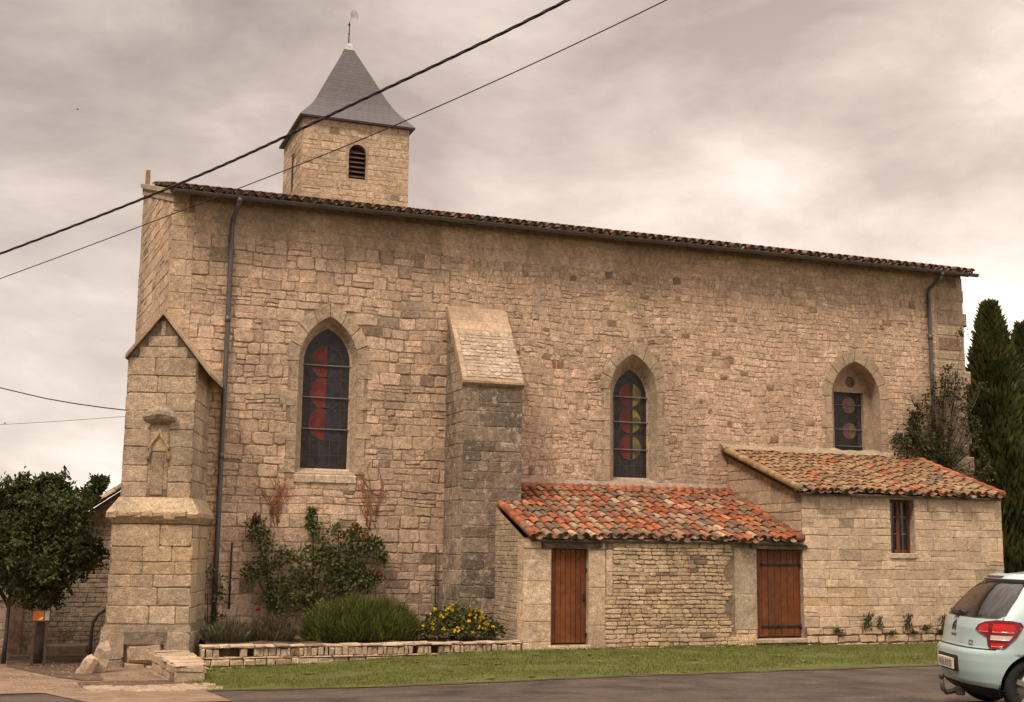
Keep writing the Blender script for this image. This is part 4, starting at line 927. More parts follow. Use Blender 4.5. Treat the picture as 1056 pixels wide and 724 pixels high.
# noticeboard
nb = thing("noticeboard", (.22, 23.9, gz(.22, 23.9)), "noticeboard with orange poster on dark posts under the leafy tree", "noticeboard")
NF = Fr((-.03, 23.9, .03), (1, 0, 0), (0, 0, 1), (0, -1, 0))
b = MB(); fbox(b, NF, .08, .39, .24, .45, -.02, .02, (.03, .025, .02), 0, .006); b.build("frame", OLDWOOD, nb)
b = MB(); fbox(b, NF, .10, .28, .26, .43, .02, .026, (.40, .10, .028)); b.add([NF.P(u, v, .028) for u, v in ((.19, .28), (.24, .275), (.265, .30), (.26, .33), (.23, .31), (.20, .30))], [(0, 1, 2, 3, 4, 5)], (.7, .5, .2)); b.build("poster", surf("poster_paper", None, .06, 5, .6, 0), nb)
b = MB(); fbox(b, NF, .295, .37, .265, .43, .02, .026, (.36, .31, .27)); b.build("notice_sheet", surf("paper", None, .06, 5, .6, 0), nb)
for u in (.10, .31): b = MB(); fbox(b, NF, u, u+.05, -.7, .24, -.03, .03, (.05, .04, .035), 0, .006); b.build("post", OLDWOOD, nb)

# ------------------------------------------------------------------ vegetation
def leaf(mb, p, s, col, n=None, up=None, asp=.55):
    d = Vector((rnd(-1, 1), rnd(-1, 1), rnd(-1, 1)))
    if up is not None: d = d*.6+up
    d.normalize(); q = (n or Vector((rnd(-1, 1), rnd(-1, 1), rnd(-.2, 1)))); sd_ = d.cross(q)
    if sd_.length < .05: sd_ = d.orthogonal()
    sd_.normalize(); up2 = sd_.cross(d)
    p = Vector(p); mb.add([p, p+d*s*.5+sd_*s*asp*.5+up2*s*.08, p+d*s, p+d*s*.5-sd_*s*asp*.5+up2*s*.08], [(0, 1, 2, 3)], col)
def gcol(a, b): return tuple(x*rnd(.8, 1.2) for x in mixc(a, b, random.random()))
def sprig(mb, sm, a, b, n, s, ca, cb_, r=.008, spread=.08):
    a, b = Vector(a), Vector(b); mid = (a+b)/2+Vector((rnd(-.1, .1), rnd(-.05, .05), rnd(-.03, .1)))*(b-a).length
    pts = [a.lerp(mid, t).lerp(mid.lerp(b, t), t) for t in (0, .33, .66, 1)]
    tube(sm, pts, [r, r*.8, r*.6, r*.3], 5, (.1, .07, .04))
    for i in range(n):
        t = random.random()**.8; p = a.lerp(mid, t).lerp(mid.lerp(b, t), t)
        leaf(mb, p+Vector((rnd(-1, 1), rnd(-1, 1), rnd(-1, 1)))*spread, s*rnd(.7, 1.3), gcol(ca, cb_))
def broadleaf(name, base, trunk_h, tr, blobs, nleaf, ls, label, cat, ca, cb_, group=None, fill=None):
    root = thing(name, base, label, cat, group); bx, by, bz = base
    t = MB(); lm = MB(); tp = Vector((bx+.03, by, bz+trunk_h))
    tube(t, [(bx, by, bz-.05), (bx+.02, by, bz+trunk_h*.5), tp, tp+Vector((.02, 0, .6))], [tr*1.35, tr, tr*.85, tr*.4], 10, (.1, .07, .05))
    for bi, (c, r) in enumerate(blobs):
        c = Vector(c)
        if bi % 3 == 0: tube(t, [tp-Vector((0, 0, rnd(0, .2))), tp.lerp(c, .5)+Vector((rnd(-.1, .1), rnd(-.1, .1), .05)), c], [tr*.45, tr*.28, tr*.1], 6, (.1, .07, .05))
        for j in range(7):
            d = Vector((rnd(-1, 1), rnd(-1, 1), rnd(-.6, 1))).normalized(); e = c+d*r*rnd(.8, 1.35)
            sprig(lm, t, c, e, int(nleaf/len(blobs)/10), ls, ca, cb_, .008, ls*.8)
        for j in range(int(nleaf/len(blobs)*.35)):
            d = Vector((rnd(-1, 1), rnd(-1, 1), rnd(-1, 1))).normalized()*r*(random.random()**.45)*.95; leaf(lm, c+d, ls*rnd(.7, 1.3), gcol(ca, cb_))
    if fill:
        fc, fr_ = fill
        for i in range(75):
            d = Vector((rnd(-1, 1), rnd(-1, 1), rnd(-.75, 1))).normalized(); e = Vector((d.x*fr_[0], d.y*fr_[1], d.z*fr_[2])); c0 = Vector(fc)+e*.82
            sprig(lm, t, c0, Vector(fc)+e*rnd(1.08, 1.38)+Vector((0, 0, rnd(0, .12))), 26, ls, ca, cb_, .006, ls*.55)
        for i in range(9000):
            d = Vector((rnd(-1, 1), rnd(-1, 1), rnd(-1, 1))).normalized()*random.random()**.4; q = 1+.18*noise.noise(d*2.3)
            leaf(lm, Vector(fc)+Vector((d.x*fr_[0], d.y*fr_[1], d.z*fr_[2]))*q, ls*rnd(.7, 1.3), gcol(ca, cb_))
    t.build("trunk", BARK, root); lm.build("crown", LEAF, root); return root
bl = [((.0+rnd(-.1, .1), 24.4, 1.5), .6)]
for i in range(24):
    a = rnd(0, 6.28); rr = rnd(.35, .98); zz = rnd(.75, 2.5); rr *= 1-.3*abs(zz-1.5)
    bl.append(((.12+math.cos(a)*rr, 24.4+math.sin(a)*rr, zz), rnd(.30, .45)))
bl += [((.75, 24.2, 2.3), .3), ((.05, 24.4, 2.62), .28), ((-.45, 24.3, 2.5), .3), ((.85, 24.3, 1.3), .28), ((-.75, 24.3, 1.7), .35), ((.95, 24.5, 2.55), .2), ((1.05, 24.4, 2.72), .13), ((.42, 24.4, 2.55), .3), ((.2, 24.3, 2.7), .18), ((-.3, 24.4, 2.6), .25)]
broadleaf("leafy_tree", (.2, 24.4, gz(.2, 24.4)), 1.0, .09, bl, 24000, .085, "small round-headed tree with dense dark leaves left of the church", "tree", (.036, .050, .014), (.085, .098, .028), "trees left of the church", fill=((.1, 24.4, 1.6), (.92, .85, .95)))
bl = [((-1.1+rnd(-.6, .35), 24.9+rnd(-.6, .6), rnd(1.1, 2.3)), rnd(.3, .42)) for i in range(12)]
broadleaf("leafy_tree", (-.37, 24.5, gz(-.37, 24.5)), 1.1, .035, bl, 9000, .085, "tree with a slender trunk at the far left edge, crown mostly cut off", "tree", (.036, .050, .014), (.085, .098, .028), "trees left of the church", fill=((-1.15, 24.9, 1.6), (.95, .8, .9)))

def cypress(base, H, rad, label, n):
    root = thing("cypress_tree", base, label, "cypress", "cypresses behind the annex"); bx, by, bz = base; t = MB(); lm = MB()
    tube(t, [(bx, by, bz-.1), (bx, by, bz+H*.5), (bx, by, bz+H*.93)], [.2, .11, .02], 8, (.1, .07, .05))
    for i in range(n):
        h = random.random()**.85; z = bz+.3+h*(H-.5); prof = (min(1, h*5+.35))*(1-h)**.88*1.12
        a = rnd(0, 6.28); lump = 1+.34*noise.noise((math.cos(a)*1.6, math.sin(a)*1.6, z*.8+base[0]))+.14*noise.noise((math.cos(a)*4, math.sin(a)*4, z*2.2))
        r = rad*prof*lump*(1-.5*random.random()**2.2)+.03
        p = Vector((bx+math.cos(a)*r, by+math.sin(a)*r, z)); o = Vector((math.cos(a)*.45, math.sin(a)*.45, 1.0))
        yv = noise.noise((p.x*1.2, p.y*1.2, p.z*.9)); c = gcol((.03, .042, .012), (.07, .08, .022)) if yv < .05 else gcol((.055, .066, .018), (.12, .122, .034))
        leaf(lm, p, rnd(.2, .42), c, up=o*1.6, asp=.30)
    for k in range(18):
        z = bz+H-.55+k*.028; leaf(lm, (bx+rnd(-.06, .06), by+rnd(-.06, .06), z), .3, gcol((.03, .04, .012), (.06, .07, .02)), up=Vector((0, 0, 2)), asp=.25)
    t.build("trunk", BARK, root); lm.build("crown", LEAF, root)
cypress((23.9, 27.0, gz(23.9, 27)), 8.55, 1.55, "tall dark cypress just right of the nave's ragged east end", 26000)
cypress((25.6, 27.6, gz(25, 27)), 8.2, 1.55, "second dark cypress at the right edge, partly cut off by the frame", 22000)
cypress((23.0, 29.6, gz(23, 29)), 5.2, 1.0, "shorter dark cypress half hidden between the annex roof and the tall cypress", 12000)

# climbing rose
RA, RB = (.055, .075, .018), (.13, .145, .040)
rose = thing("climbing_rose", (5.2, 24.8, -.1), "green climbing rose with a few red blooms against the wall below the tallest window", "rose bush")
st = MB(); lm = MB(); fl = MB()
ROSE = [(4.02, 1.9, .17), (4.22, 1.68, .2), (4.0, 1.16, .2), (4.24, 1.12, .2), (4.51, 1.4, .17), (4.4, .76, .24), (4.58, .48, .24), (4.72, .94, .2), (4.89, 1.31, .2), (5.17, 1.41, .24), (5.06, .94, .17), (5.36, 1.6, .24), (5.65, 1.41, .24), (5.94, 1.66, .22), (6.23, 1.7, .17), (6.39, 1.67, .13), (5.47, 1.13, .24), (5.76, 1.04, .24), (5.58, .76, .22), (6.05, 1.23, .17), (6.35, 1.04, .17), (6.5, 1.42, .1), (5.15, 1.97, .13), (5.1, 2.3, .07), (5.64, 1.92, .13), (5.95, 1.93, .11), (6.26, .94, .17), (5.11, .48, .2), (5.41, .2, .15), (4.91, .72, .2), (3.98, 2.1, .06), (5.1, 2.15, .09)]
for (x, z, r) in ROSE:
    r *= 1.14
    root_x = min((4.45, 5.2, 5.75), key=lambda q: abs(q-x)); yb = 24.86
    tube(st, [(root_x, yb, -.1), (lerp(root_x, x, .4), yb+.02, z*.55), (x, yb, z)], [.018, .012, .006], 6, (.08, .055, .035))
    for j in range(5): a = rnd(0, 6.28); sprig(lm, st, (x, 24.78, z), (x+math.cos(a)*r*1.3, 24.74+rnd(-.12, .1), z+math.sin(a)*r*1.3), 11, .085, RA, RB, .005, .04)
    for j in range(int(420*r)): d = Vector((rnd(-1, 1), 0, rnd(-1, 1)));  d = d.normalized()*r*random.random()**.5; leaf(lm, (x+d.x, 24.78+rnd(-.13, .12), z+d.z), rnd(.06, .105), gcol(RA, RB))
for (x, z) in ((5.94, 2.02), (6.42, 1.14), (3.94, 2.17), (5.67, 1.88), (4.08, .43)):
    fl = MB()
    for i in range(9): leaf(fl, (x+rnd(-.008, .008), 24.62+rnd(-.008, .008), z+rnd(-.008, .008)), .06, (.33, .012, .022), asp=.9)
    fl.build("bloom", LEAF, rose)
st.build("stem", BARK, rose); lm.build("leaves", LEAF, rose)

def bush(name, c, rx, ry, h, n, ls, ca, cb_, label, cat, style='leaf', bloom=None, nb_=0):
    root = thing(name, c, label, cat); lm = MB(); st = MB(); c = Vector(c)
    for i in range(14): a = rnd(0, 6.28); r = rnd(.3, .9); tube(st, [c+Vector((rnd(-.1, .1)*rx, rnd(-.1, .1), -.06)), c+Vector((math.cos(a)*rx*r, math.sin(a)*ry*r, h*rnd(.5, .85)))], [.012, .005], 5, (.08, .06, .035))
    def pt():
        a = rnd(0, 6.28); r = random.random()**.5; lump = 1+.25*noise.noise((math.cos(a)*2+c.x, math.sin(a)*2, r*2)); zt = h*math.sqrt(max(0, 1-(r*.96)**2))*lump
        return Vector((c.x+math.cos(a)*r*rx*lump, c.y+math.sin(a)*r*ry, c.z)), zt, a, r
    for i in range(n):
        p, zt, a, r = pt(); z = zt*(.25+.75*random.random()**.5)
        if style == 'blade':
            z = zt*random.random(); o = Vector((math.cos(a)*r*.55+rnd(-.2, .2), math.sin(a)*r*.5+rnd(-.2, .2), 1.2)); leaf(lm, p+Vector((0, 0, z*.85)), rnd(.14, .26), gcol(ca, cb_), up=o, asp=.07)
        else: leaf(lm, p+Vector((0, 0, z)), ls*rnd(.7, 1.3), gcol(ca, cb_))
    st.build("stem", BARK, root); lm.build("leaves", LEAF, root)
    if bloom:
        for i in range(nb_):
            fm = MB(); p, zt, a, r = pt(); q = p+Vector((0, -.05, zt*rnd(.8, 1.08)))
            for k in range(5): leaf(fm, q+Vector((rnd(-.006, .006), rnd(-.006, .006), rnd(-.006, .006))), .05, tuple(x*rnd(.8, 1.15) for x in bloom), asp=.9)
            fm.build("bloom", LEAF, root)
bush("broom_bush", (5.82, 23.3, -.1), 1.05, .6, .85, 15000, .1, (.06, .074, .014), (.15, .16, .036), "broad feathery green bush behind the garden wall", "bush", 'blade')
bush("flowering_shrub", (7.6, 23.05, -.1), .82, .5, .60, 3600, .075, (.05, .066, .018), (.11, .12, .034), "low shrub covered in yellow flowers at the buttress foot", "shrub", 'leaf', (.62, .40, .02), 95)
bush("grey_shrub", (3.35, 23.4, -.1), .38, .35, .33, 1700, .07, (.085, .082, .04), (.15, .135, .075), "low grey-green shrub beside the foot of the drainpipe", "shrub", 'blade')
bush("grey_shrub", (4.15, 23.5, -.1), .42, .35, .42, 1900, .07, (.075, .065, .034), (.15, .12, .07), "low greyish shrub with brown tips below the left side of the rose", "shrub", 'blade')
# plant on the drainpipe
root = thing("climbing_plant", (3.15, 24.8, -.1), "sparse leafy creeper climbing round the foot of the left drainpipe", "climbing plant"); st = MB(); lm = MB()
for (x, z, r) in ((2.97, .94, .1), (3.36, .94, .12), (3.15, 1.12, .1), (3.42, .67, .11), (3.04, .72, .09), (3.38, .25, .12), (3.0, 1.3, .05)):
    tube(st, [(3.2, 24.9, -.1), (lerp(3.2, x, .6), 24.9, z*.5), (x, 24.88, z)], [.012, .008, .004], 5); 
    for j in range(int(300*r)): leaf(lm, (x+rnd(-r, r), 24.82+rnd(-.06, .06), z+rnd(-r, r)), .08, gcol(RA, RB))
st.build("stem", BARK, root); lm.build("leaves", LEAF, root)
# dry reddish creepers on the wall
def creeper(x0, spread, z0, z1, label, n):
    root = thing("dry_creeper", (x0, 24.95, z0), label, "creeper", "dry creepers beside the window"); st = MB(); lm = MB()
    def grow(p, d, r, depth):
        pts = [p]; 
        for k in range(6):
            d = (d+Vector((rnd(-.4, .4), 0, rnd(-.15, .2)))).normalized(); p = p+d*rnd(.10, .24)
            if p.z > z1-rnd(0, .9) or abs(p.x-x0) > spread*rnd(.7, 1): break
            pts.append(p)
            if random.random() < .6: leaf(lm, p+Vector((0, -.02, 0)), rnd(.03, .06), gcol((.30, .10, .045), (.36, .18, .09)))
            if depth < 3 and random.random() < .22: grow(p, (d+Vector((rnd(-1, 1), 0, rnd(-.2, .4)))).normalized(), r*.7, depth+1)
        if len(pts) > 1: tube(st, pts, [r]+[r*.75]*(len(pts)-1), 4, (.2, .1, .06))
    for i in range(n): grow(Vector((x0+rnd(-.3, .3)*spread, 24.97, z0+rnd(0, .4))), Vector((rnd(-.4, .4), 0, 1)).normalized(), .009, 0)
    st.build("stem", surf("reddish_stem", (.30, .125, .06), .25, 10, .9, 0), root); lm.build("leaves", LEAF, root)
creeper(4.4, .5, 1.95, 3.5, "dry reddish creeper on the wall left of the tallest window's sill", 15)
creeper(6.35, .38, 1.95, 3.7, "dry reddish creeper on the wall right of the tallest window's sill", 12)
# ivy on the ragged east end
root = thing("wall_ivy", (20.5, 24.8, 3.5), "sparse ivy and shrub climbing the ragged right end of the nave wall", "ivy"); st = MB(); lm = MB()
for i in range(135):
    t = random.random(); x = rnd(19.0, 21.6); zmax = 4.3+max(0, x-19.0)*1.3; z = rnd(3.45, min(zmax, 7.0))
    if random.random() < (z-3.4)*.17: continue
    yb = 24.86-.12*random.random()-max(0, 4.3-z)*.15; r = rnd(.1, .2)
    tube(st, [(20.3+rnd(-.3, .3), 24.93, 3.4), (lerp(20.3, x, .7), 24.93, lerp(3.5, z, .6)), (x, yb, z)], [.018, .01, .005], 5)
    for j in range(4): a = rnd(0, 6.28); sprig(lm, st, (x, yb, z), (x+math.cos(a)*r*1.7, yb-rnd(0, .12), z+math.sin(a)*r*1.6), 9, .085, (.04, .045, .015), (.085, .082, .028), .004, .05)
st.build("stem", BARK, root); lm.build("leaves", LEAF, root)
# ivy tufts at the annex foot
proto = None
def tuft_mesh():
    lm = MB()
    for i in range(60): leaf(lm, (rnd(-.09, .09), rnd(-.06, 0), rnd(-.06, .08)), .07, gcol((.04, .052, .015), (.08, .09, .028)))
    return lm
tufts = [(16.0, .30, 1.15, "third tuft from the left with a tall double head"), (16.3, .29, .8, "small rounded tuft with a thin stalk"), (17.0, .28, 1.1, "tall dark tuft in the middle of the row"), (17.45, .08, .85, "squat tuft with a pointed tip"), (17.92, .27, 1.0, "tuft beside the car's rear window"), (15.3, .03, .75, "low flat tuft nearest the plank door"), (16.6, -.02, .7, "low flat tuft between two tall ones"), (17.15, -.02, .6, "tiny tuft low on the plinth"), (17.85, -.02, .85, "low tuft half hidden by the car")]
for (x, z, s, lb) in tufts:
    if proto is None:
        proto = tuft_mesh().build("ivy_tuft", LEAF); o = proto
    else: o = proto.copy(); COL.objects.link(o)
    tall = z > .2
    o.location = (x, F2Y-.09, z-(.08 if tall else -.03)); o.scale = (s*(.85 if tall else 1.7), s*.8, s*(1.7 if tall else .75)); o.rotation_euler = (0, rnd(-.3, .3), 0)
    tag(o, "ivy "+lb+", on the annex wall foot", "ivy", "ivy tufts along the foot of the annex")
# stakes on the wall
for (x, z0, z1, r, mt, nm, lb, ct) in ((3.58, .42, 1.68, .018, surf("rusty_iron", (.06, .033, .022), .3, 20, .8, .3, 60), "iron_rod", "rusty iron rod fixed upright on the wall right of the drainpipe", "rod"), (7.7, -.1, 1.68, .016, surf("green_stake", (.05, .055, .03), .2, 20, .7, .2, 60), "garden_stake", "thin green garden stake standing against the wall left of the dark buttress", "stake")):
    b = MB(); tube(b, [(x, 24.93, z0), (x, 24.93, z1)], r, 8); tube(b, [(x, 24.93, lerp(z0, z1, .3)), (x, 24.93, lerp(z0, z1, .3)+.06)], r*1.7, 8); tag(b.build(nm, mt), lb, ct)

# ------------------------------------------------------------------ overhead wires
def bez(P, n=60):          # smooth curve through points
    P = [Vector(p) for p in P]; outp = []
    for i in range(len(P)-1):
        p0, p1, p2, p3 = P[max(i-1, 0)], P[i], P[i+1], P[min(i+2, len(P)-1)]
        for k in range(n//(len(P)-1)):
            t = k/(n//(len(P)-1)); outp.append(.5*((2*p1)+(p2-p0)*t+(2*p0-5*p1+4*p2-p3)*t*t+(3*p1-p0-3*p2+p3)*t**3))
    outp.append(P[-1]); return outp
CBL = bez([(-20, 38.6, 5.2), (-9, 25.6, 3.9), (-3.66, 19.29, 4.28), (-.6, 15.86, 5.03), (1.36, 13.53, 5.55), (2.62, 11.71, 5.92), (3.98, 9.41, 6.29), (5.28, 6.91, 6.74), (8.2, 1.0, 7.9)], 560)
b = MB()
for k in range(3):
    tube(b, [p+Vector((math.cos(i*.42+k*2.094), math.sin(i*.42+k*2.094)*.7, math.sin(i*.42+k*2.094)))*.0082 for i, p in enumerate(CBL)], .0088, 6)
tag(b.build("power_cable", CABLE), "thick twisted black power cable crossing high in front of the church", "cable")
b = MB(); tube(b, bez([(-20, 39.5, 4.6), (-9, 27, 3.8), (-4.07, 21.61, 4.25), (-.66, 18.03, 5.15), (2.05, 14.74, 5.85), (3.56, 12.18, 6.15), (5.08, 9.7, 6.6), (6.12, 7.43, 6.94), (9, 1.2, 8.0)], 120), .0062, 6)
tag(b.build("telephone_cable", CABLE), "thin black cable running just below the thick twisted one", "cable")
b = MB(); tube(b, bez([(-18, 45, 10.2), (-6.48, 34.01, 6.56), (-.89, 28.96, 4.9), (.28, 27.5, 4.53), (1.38, 26.48, 4.31), (2.14, 25.7, 4.2)], 40), .012, 5)
tag(b.build("telephone_cable", CABLE), "slack dark wire sloping from the left edge to the church corner", "cable")
b = MB(); tube(b, bez([(-18, 46, 4.6), (-6.32, 34.36, 4.05), (-.84, 29.07, 4.12), (1.39, 26.5, 4.15), (2.14, 25.7, 4.17)], 40), .006, 5)
tag(b.build("telephone_cable", surf("pale_wire", (.25, .22, .2), .1, 5, .6, 0)), "faint pale wire below the slack one at the left edge", "cable")
def bird(loc, s, lb):
    b = MB(); x, y, z = loc
    tube(b, [(x-s*.5, y, z), (x-.2*s, y, z+.04*s), (x+.2*s, y, z+.05*s), (x+.5*s, y, z+.08*s)], [.01*s, .12*s, .12*s, .03*s], 6)
    for q in (-1, 1): b.add([(x-.12*s, y, z+.06*s), (x+.2*s, y, z+.06*s), (x+.1*s, y+q*.8*s, z+.3*s), (x-.05*s, y+q*.75*s, z+.28*s)], [(0, 1, 2, 3)], (.05,)*3)
    tag(b.build("bird", CABLE), lb, "bird", "birds in the sky")
bird((.61, 61.2, 22.0), .14, "tiny dark bird high in the grey sky at upper left")
bird((-1.66, 64.5, 7.2), .14, "tiny dark bird low in the sky above the left tree")

# ------------------------------------------------------------------ the car
PAINT = surf("pale_aqua_paint", (.43, .565, .565), .02, 2, .3, 0, coat=.8, spec=.5)
CGLASS = surf("tinted_glass", (.018, .014, .013), .1, 2, .06, 0, spec=.7)
BLACKP = surf("black_plastic", (.022, .02, .02), .15, 20, .55, .15, 90)
REDL = surf("red_lamp_lens", (.50, .014, .012), .15, 6, .12, .0, spec=.6, coat=.8)
DREDL = surf("dark_red_lamp_rim", (.16, .008, .01), .1, 6, .15, 0, spec=.6, coat=.8)
CLEARL = surf("pale_lamp_lens", (.62, .50, .42), .1, 8, .15, 0, spec=.6, coat=.8)
CHROME = surf("dull_chrome", (.30, .30, .30), .05, 8, .25, 0, metal=.9)
TYRE = surf("tyre_rubber", (.02, .019, .018), .2, 30, .85, .3, 60)
RIM = surf("grey_alloy", (.33, .30, .27), .1, 8, .35, 0, metal=.7)
PLATE = surf("white_plate", (.62, .55, .47), .08, 20, .4, 0)
LV = [  # z, rear x, front x, half width, rear corner length
    (.20, .17, 3.72, .74, .40), (.26, .09, 3.84, .80, .42), (.34, .035, 3.90, .83, .45), (.44, .008, 3.93, .85, .47), (.55, .0, 3.93, .858, .48), (.63, .006, 3.92, .862, .48), (.665, .03, 3.90, .862, .47), (.69, .065, 3.88, .862, .45), (.78, .085, 3.78, .862, .45), (.88, .10, 3.55, .858, .45), (.97, .135, 3.18, .845, .45), (1.03, .175, 2.95, .825, .46), (1.12, .25, 2.80, .79, .48), (1.22, .345, 2.62, .745, .50), (1.32, .455, 2.42, .69, .52), (1.36, .53, 2.30, .66, .52), (1.40, .60, 2.2, .625, .52), (1.44, .78, 2.05, .57, .5), (1.475, 1.02, 1.9, .48, .45), (1.49, 1.2, 1.7, .33, .3)]
def car_at(z):
    for a, b in zip(LV, LV[1:]):
        if z <= b[0]: t = max(0, (z-a[0])/(b[0]-a[0])); return [lerp(p, q, t) for p, q in zip(a, b)]
    return list(LV[-1])
def outl(z, s):
    """s: -1..1 along the body from front centre right side (-) ... 0 = rear centre; |s|<.3 rear arc, .3-.8 side, .8-1 front arc; s<0 is the right-hand side"""
    _, xr, xf, w_, a = car_at(z); q = abs(s); sg = 1 if s >= 0 else -1; nexp = 2.9
    bfr = min(.9, (xf-xr-a)*.45)
    if q <= .3: ph = q/.3*math.pi/2; y = w_*math.sin(ph)**(2/nexp); x = xr+a*(1-math.cos(ph)**(2/nexp))
    elif q <= .8: y = w_; x = lerp(xr+a, xf-bfr, (q-.3)/.5); y = w_*(1-.03*((q-.55)/.25)**2+.03)
    else: ph = (1-q)/.2*math.pi/2; y = w_*math.sin(ph)**(2/2.5); x = xf-bfr*(1-math.cos(ph)**(2/2.5))
    if q > .3 and q <= .8: y = w_
    return Vector((x, y*sg, z))
def cnorm(z, s): a = outl(z, s+.004)-outl(z, s-.004); b = outl(min(z+.01, 1.489), s)-outl(z-.01, s); n = b.cross(a).normalized() ; return n if n.dot(outl(z, s)-Vector((1.95, 0, .8))) > 0 else -n
car = thing("parked_car", (0, 0, 0), "pale aqua hatchback seen from behind with red tail lamp and tow bar", "car")
cb_m = MB()
zs = sorted(set([l[0] for l in LV]+frange(.2, 1.40, .03))); SS = [-1+2*i/160 for i in range(160)]
WH = [(.64, .30), (3.10, .30)]; WR = .345
grid = []
for z in zs:
    row = []
    for s in SS:
        p = outl(z, s)
        for (wx, wz) in WH:
            d = math.hypot(p.x-wx, p.z-wz)
            if abs(d-WR) < .028 and abs(p.y) > .6: k = WR/max(d, .01); p = Vector((wx+(p.x-wx)*k, p.y, wz+(p.z-wz)*k))
        row.append(p)
    grid.append(row)
nS = len(SS); fs = []; flat = [p for r in grid for p in r]
for i in range(len(zs)-1):
    for j in range(nS):
        q = (i*nS+j, i*nS+(j+1) % nS, (i+1)*nS+(j+1) % nS, (i+1)*nS+j); c = sum((flat[k] for k in q), Vector())/4
        if any(math.hypot(c.x-wx, c.z-wz) < WR-.004 and abs(c.y) > .6 for (wx, wz) in WH): continue
        fs.append(q)
topc = len(flat); flat.append(Vector((1.45, 0, 1.497))); last = (len(zs)-1)*nS
fs += [(last+j, last+(j+1) % nS, topc) for j in range(nS)]
cb_m.add(flat, fs, (.5,)*3, 0, True)
body = cb_m.build("body", PAINT, car)
def patch(mb, rows, off, mi=0, nc=14, th=.0, lift_edge=True):
    """rows: (z, s_left, s_right); a skin laid on the body, standing off by off"""
    vs_ = []; nr = len(rows)
    for (z, a, b) in rows:
        for k in range(nc+1): s = lerp(a, b, k/nc); vs_.append(outl(z, s)+cnorm(z, s)*off)
    fs = [(r*(nc+1)+k, r*(nc+1)+k+1, (r+1)*(nc+1)+k+1, (r+1)*(nc+1)+k) for r in range(nr-1) for k in range(nc)]
    o = len(vs_)                       # a rim that returns to the body
    edge_ = [k for k in range(nc+1)]+[r*(nc+1)+nc for r in range(1, nr)]+[(nr-1)*(nc+1)+k for k in range(nc-1, -1, -1)]+[r*(nc+1) for r in range(nr-2, 0, -1)]
    flat_sz = [(z, lerp(a, b, k/nc)) for (z, a, b) in rows for k in range(nc+1)]
    for e in edge_: z, s = flat_sz[e]; vs_.append(outl(z, s)-cnorm(z, s)*.004)
    ne = len(edge_); fs += [(edge_[i], edge_[(i+1) % ne], o+(i+1) % ne, o+i) for i in range(ne)]
    mb.add(vs_, fs, (.5,)*3, mi, True)
def interp_rows(pts, n=10):           # pts: list of (z, a, b) key rows
    out_ = []
    for p, q in zip(pts, pts[1:]):
        for k in range(n): t = k/n; out_.append(tuple(lerp(x, y, t) for x, y in zip(p, q)))
    out_.append(pts[-1]); return out_
def cpart(fn, name, mt, parent=car): b = MB(); fn(b); return b.build(name, mt, parent)
cpart(lambda b: patch(b, interp_rows([(.985, -.195, .195), (1.02, -.225, .225), (1.2, -.215, .215), (1.33, -.195, .195), (1.36, -.185, .185)], 5), .005, nc=30), "rear_window", CGLASS)
for sg in (-1, 1):
    cpart(lambda b: patch(b, interp_rows([(1.015, sg*.37, sg*.44), (1.05, sg*.335, sg*.47), (1.15, sg*.33, sg*.48), (1.27, sg*.355, sg*.485), (1.33, sg*.39, sg*.485)], 4), .005), "quarter_window", CGLASS)
    cpart(lambda b: patch(b, interp_rows([(1.0, sg*.495, sg*.62), (1.15, sg*.495, sg*.62), (1.34, sg*.495, sg*.60)], 4), .005), "rear_side_window", CGLASS)
    cpart(lambda b: patch(b, interp_rows([(1.0, sg*.63, sg*.77), (1.15, sg*.63, sg*.765), (1.34, sg*.61, sg*.70)], 4), .005), "front_side_window", CGLASS)
    # tail lamp: broad upper lobe wrapping the corner, narrow lower half
    tl = cpart(lambda b: patch(b, interp_rows([(.685, sg*0.187, sg*0.248), (.72, sg*0.177, sg*0.260), (.80, sg*0.167, sg*0.284), (.835, sg*0.132, sg*0.289), (.87, sg*0.107, sg*0.294), (.92, sg*0.117, sg*0.297), (.955, sg*0.147, sg*0.289), (.972, sg*0.196, sg*0.256)], 4), .010, nc=20), "tail_lamp", DREDL)
    cpart(lambda b: (patch(b, interp_rows([(.852, sg*0.127, sg*0.177), (.90, sg*0.127, sg*0.172), (.94, sg*0.152, sg*0.167)], 3), .015), patch(b, interp_rows([(.85, sg*0.193, sg*0.276), (.90, sg*0.190, sg*0.281), (.945, sg*0.192, sg*0.272)], 3), .015)), "red_lens", REDL, tl)
    cpart(lambda b: patch(b, interp_rows([(.775, sg*0.187, sg*0.262), (.80, sg*0.187, sg*0.268), (.825, sg*0.187, sg*0.273)], 3), .016), "reversing_lens", CLEARL, tl)
    cpart(lambda b: patch(b, interp_rows([(.705, sg*0.196, sg*0.240), (.755, sg*0.192, sg*0.257)], 3), .015), "lower_lens", REDL, tl)
# seams
cpart(lambda b: (patch(b, interp_rows([(.672, -.222, .222), (.684, -.222, .222)], 2), .003, nc=30), patch(b, interp_rows([(.69, -.222, -.219), (.83, -.205, -.202)], 6), .003, nc=2), patch(b, interp_rows([(.69, .219, .222), (.83, .202, .205)], 6), .003, nc=2), patch(b, interp_rows([(.96, -.222, -.219), (1.0, -.224, -.221)], 3), .003, nc=2), patch(b, interp_rows([(.655, -.34, -.337), (.69, -.31, -.307)], 6), .003, nc=2)), "tailgate_seam", BLACKP)
cpart(lambda b: (patch(b, interp_rows([(.20, -.30, .30), (.25, -.29, .29), (.29, -.20, .20), (.30, -.12, .12)], 4), .006, nc=40)), "bumper_skirt", BLACKP)
cpart(lambda b: patch(b, interp_rows([(1.358, -.19, .19), (1.38, -.20, .20), (1.41, -.2, .2)], 3), .035, nc=24), "spoiler", PAINT)
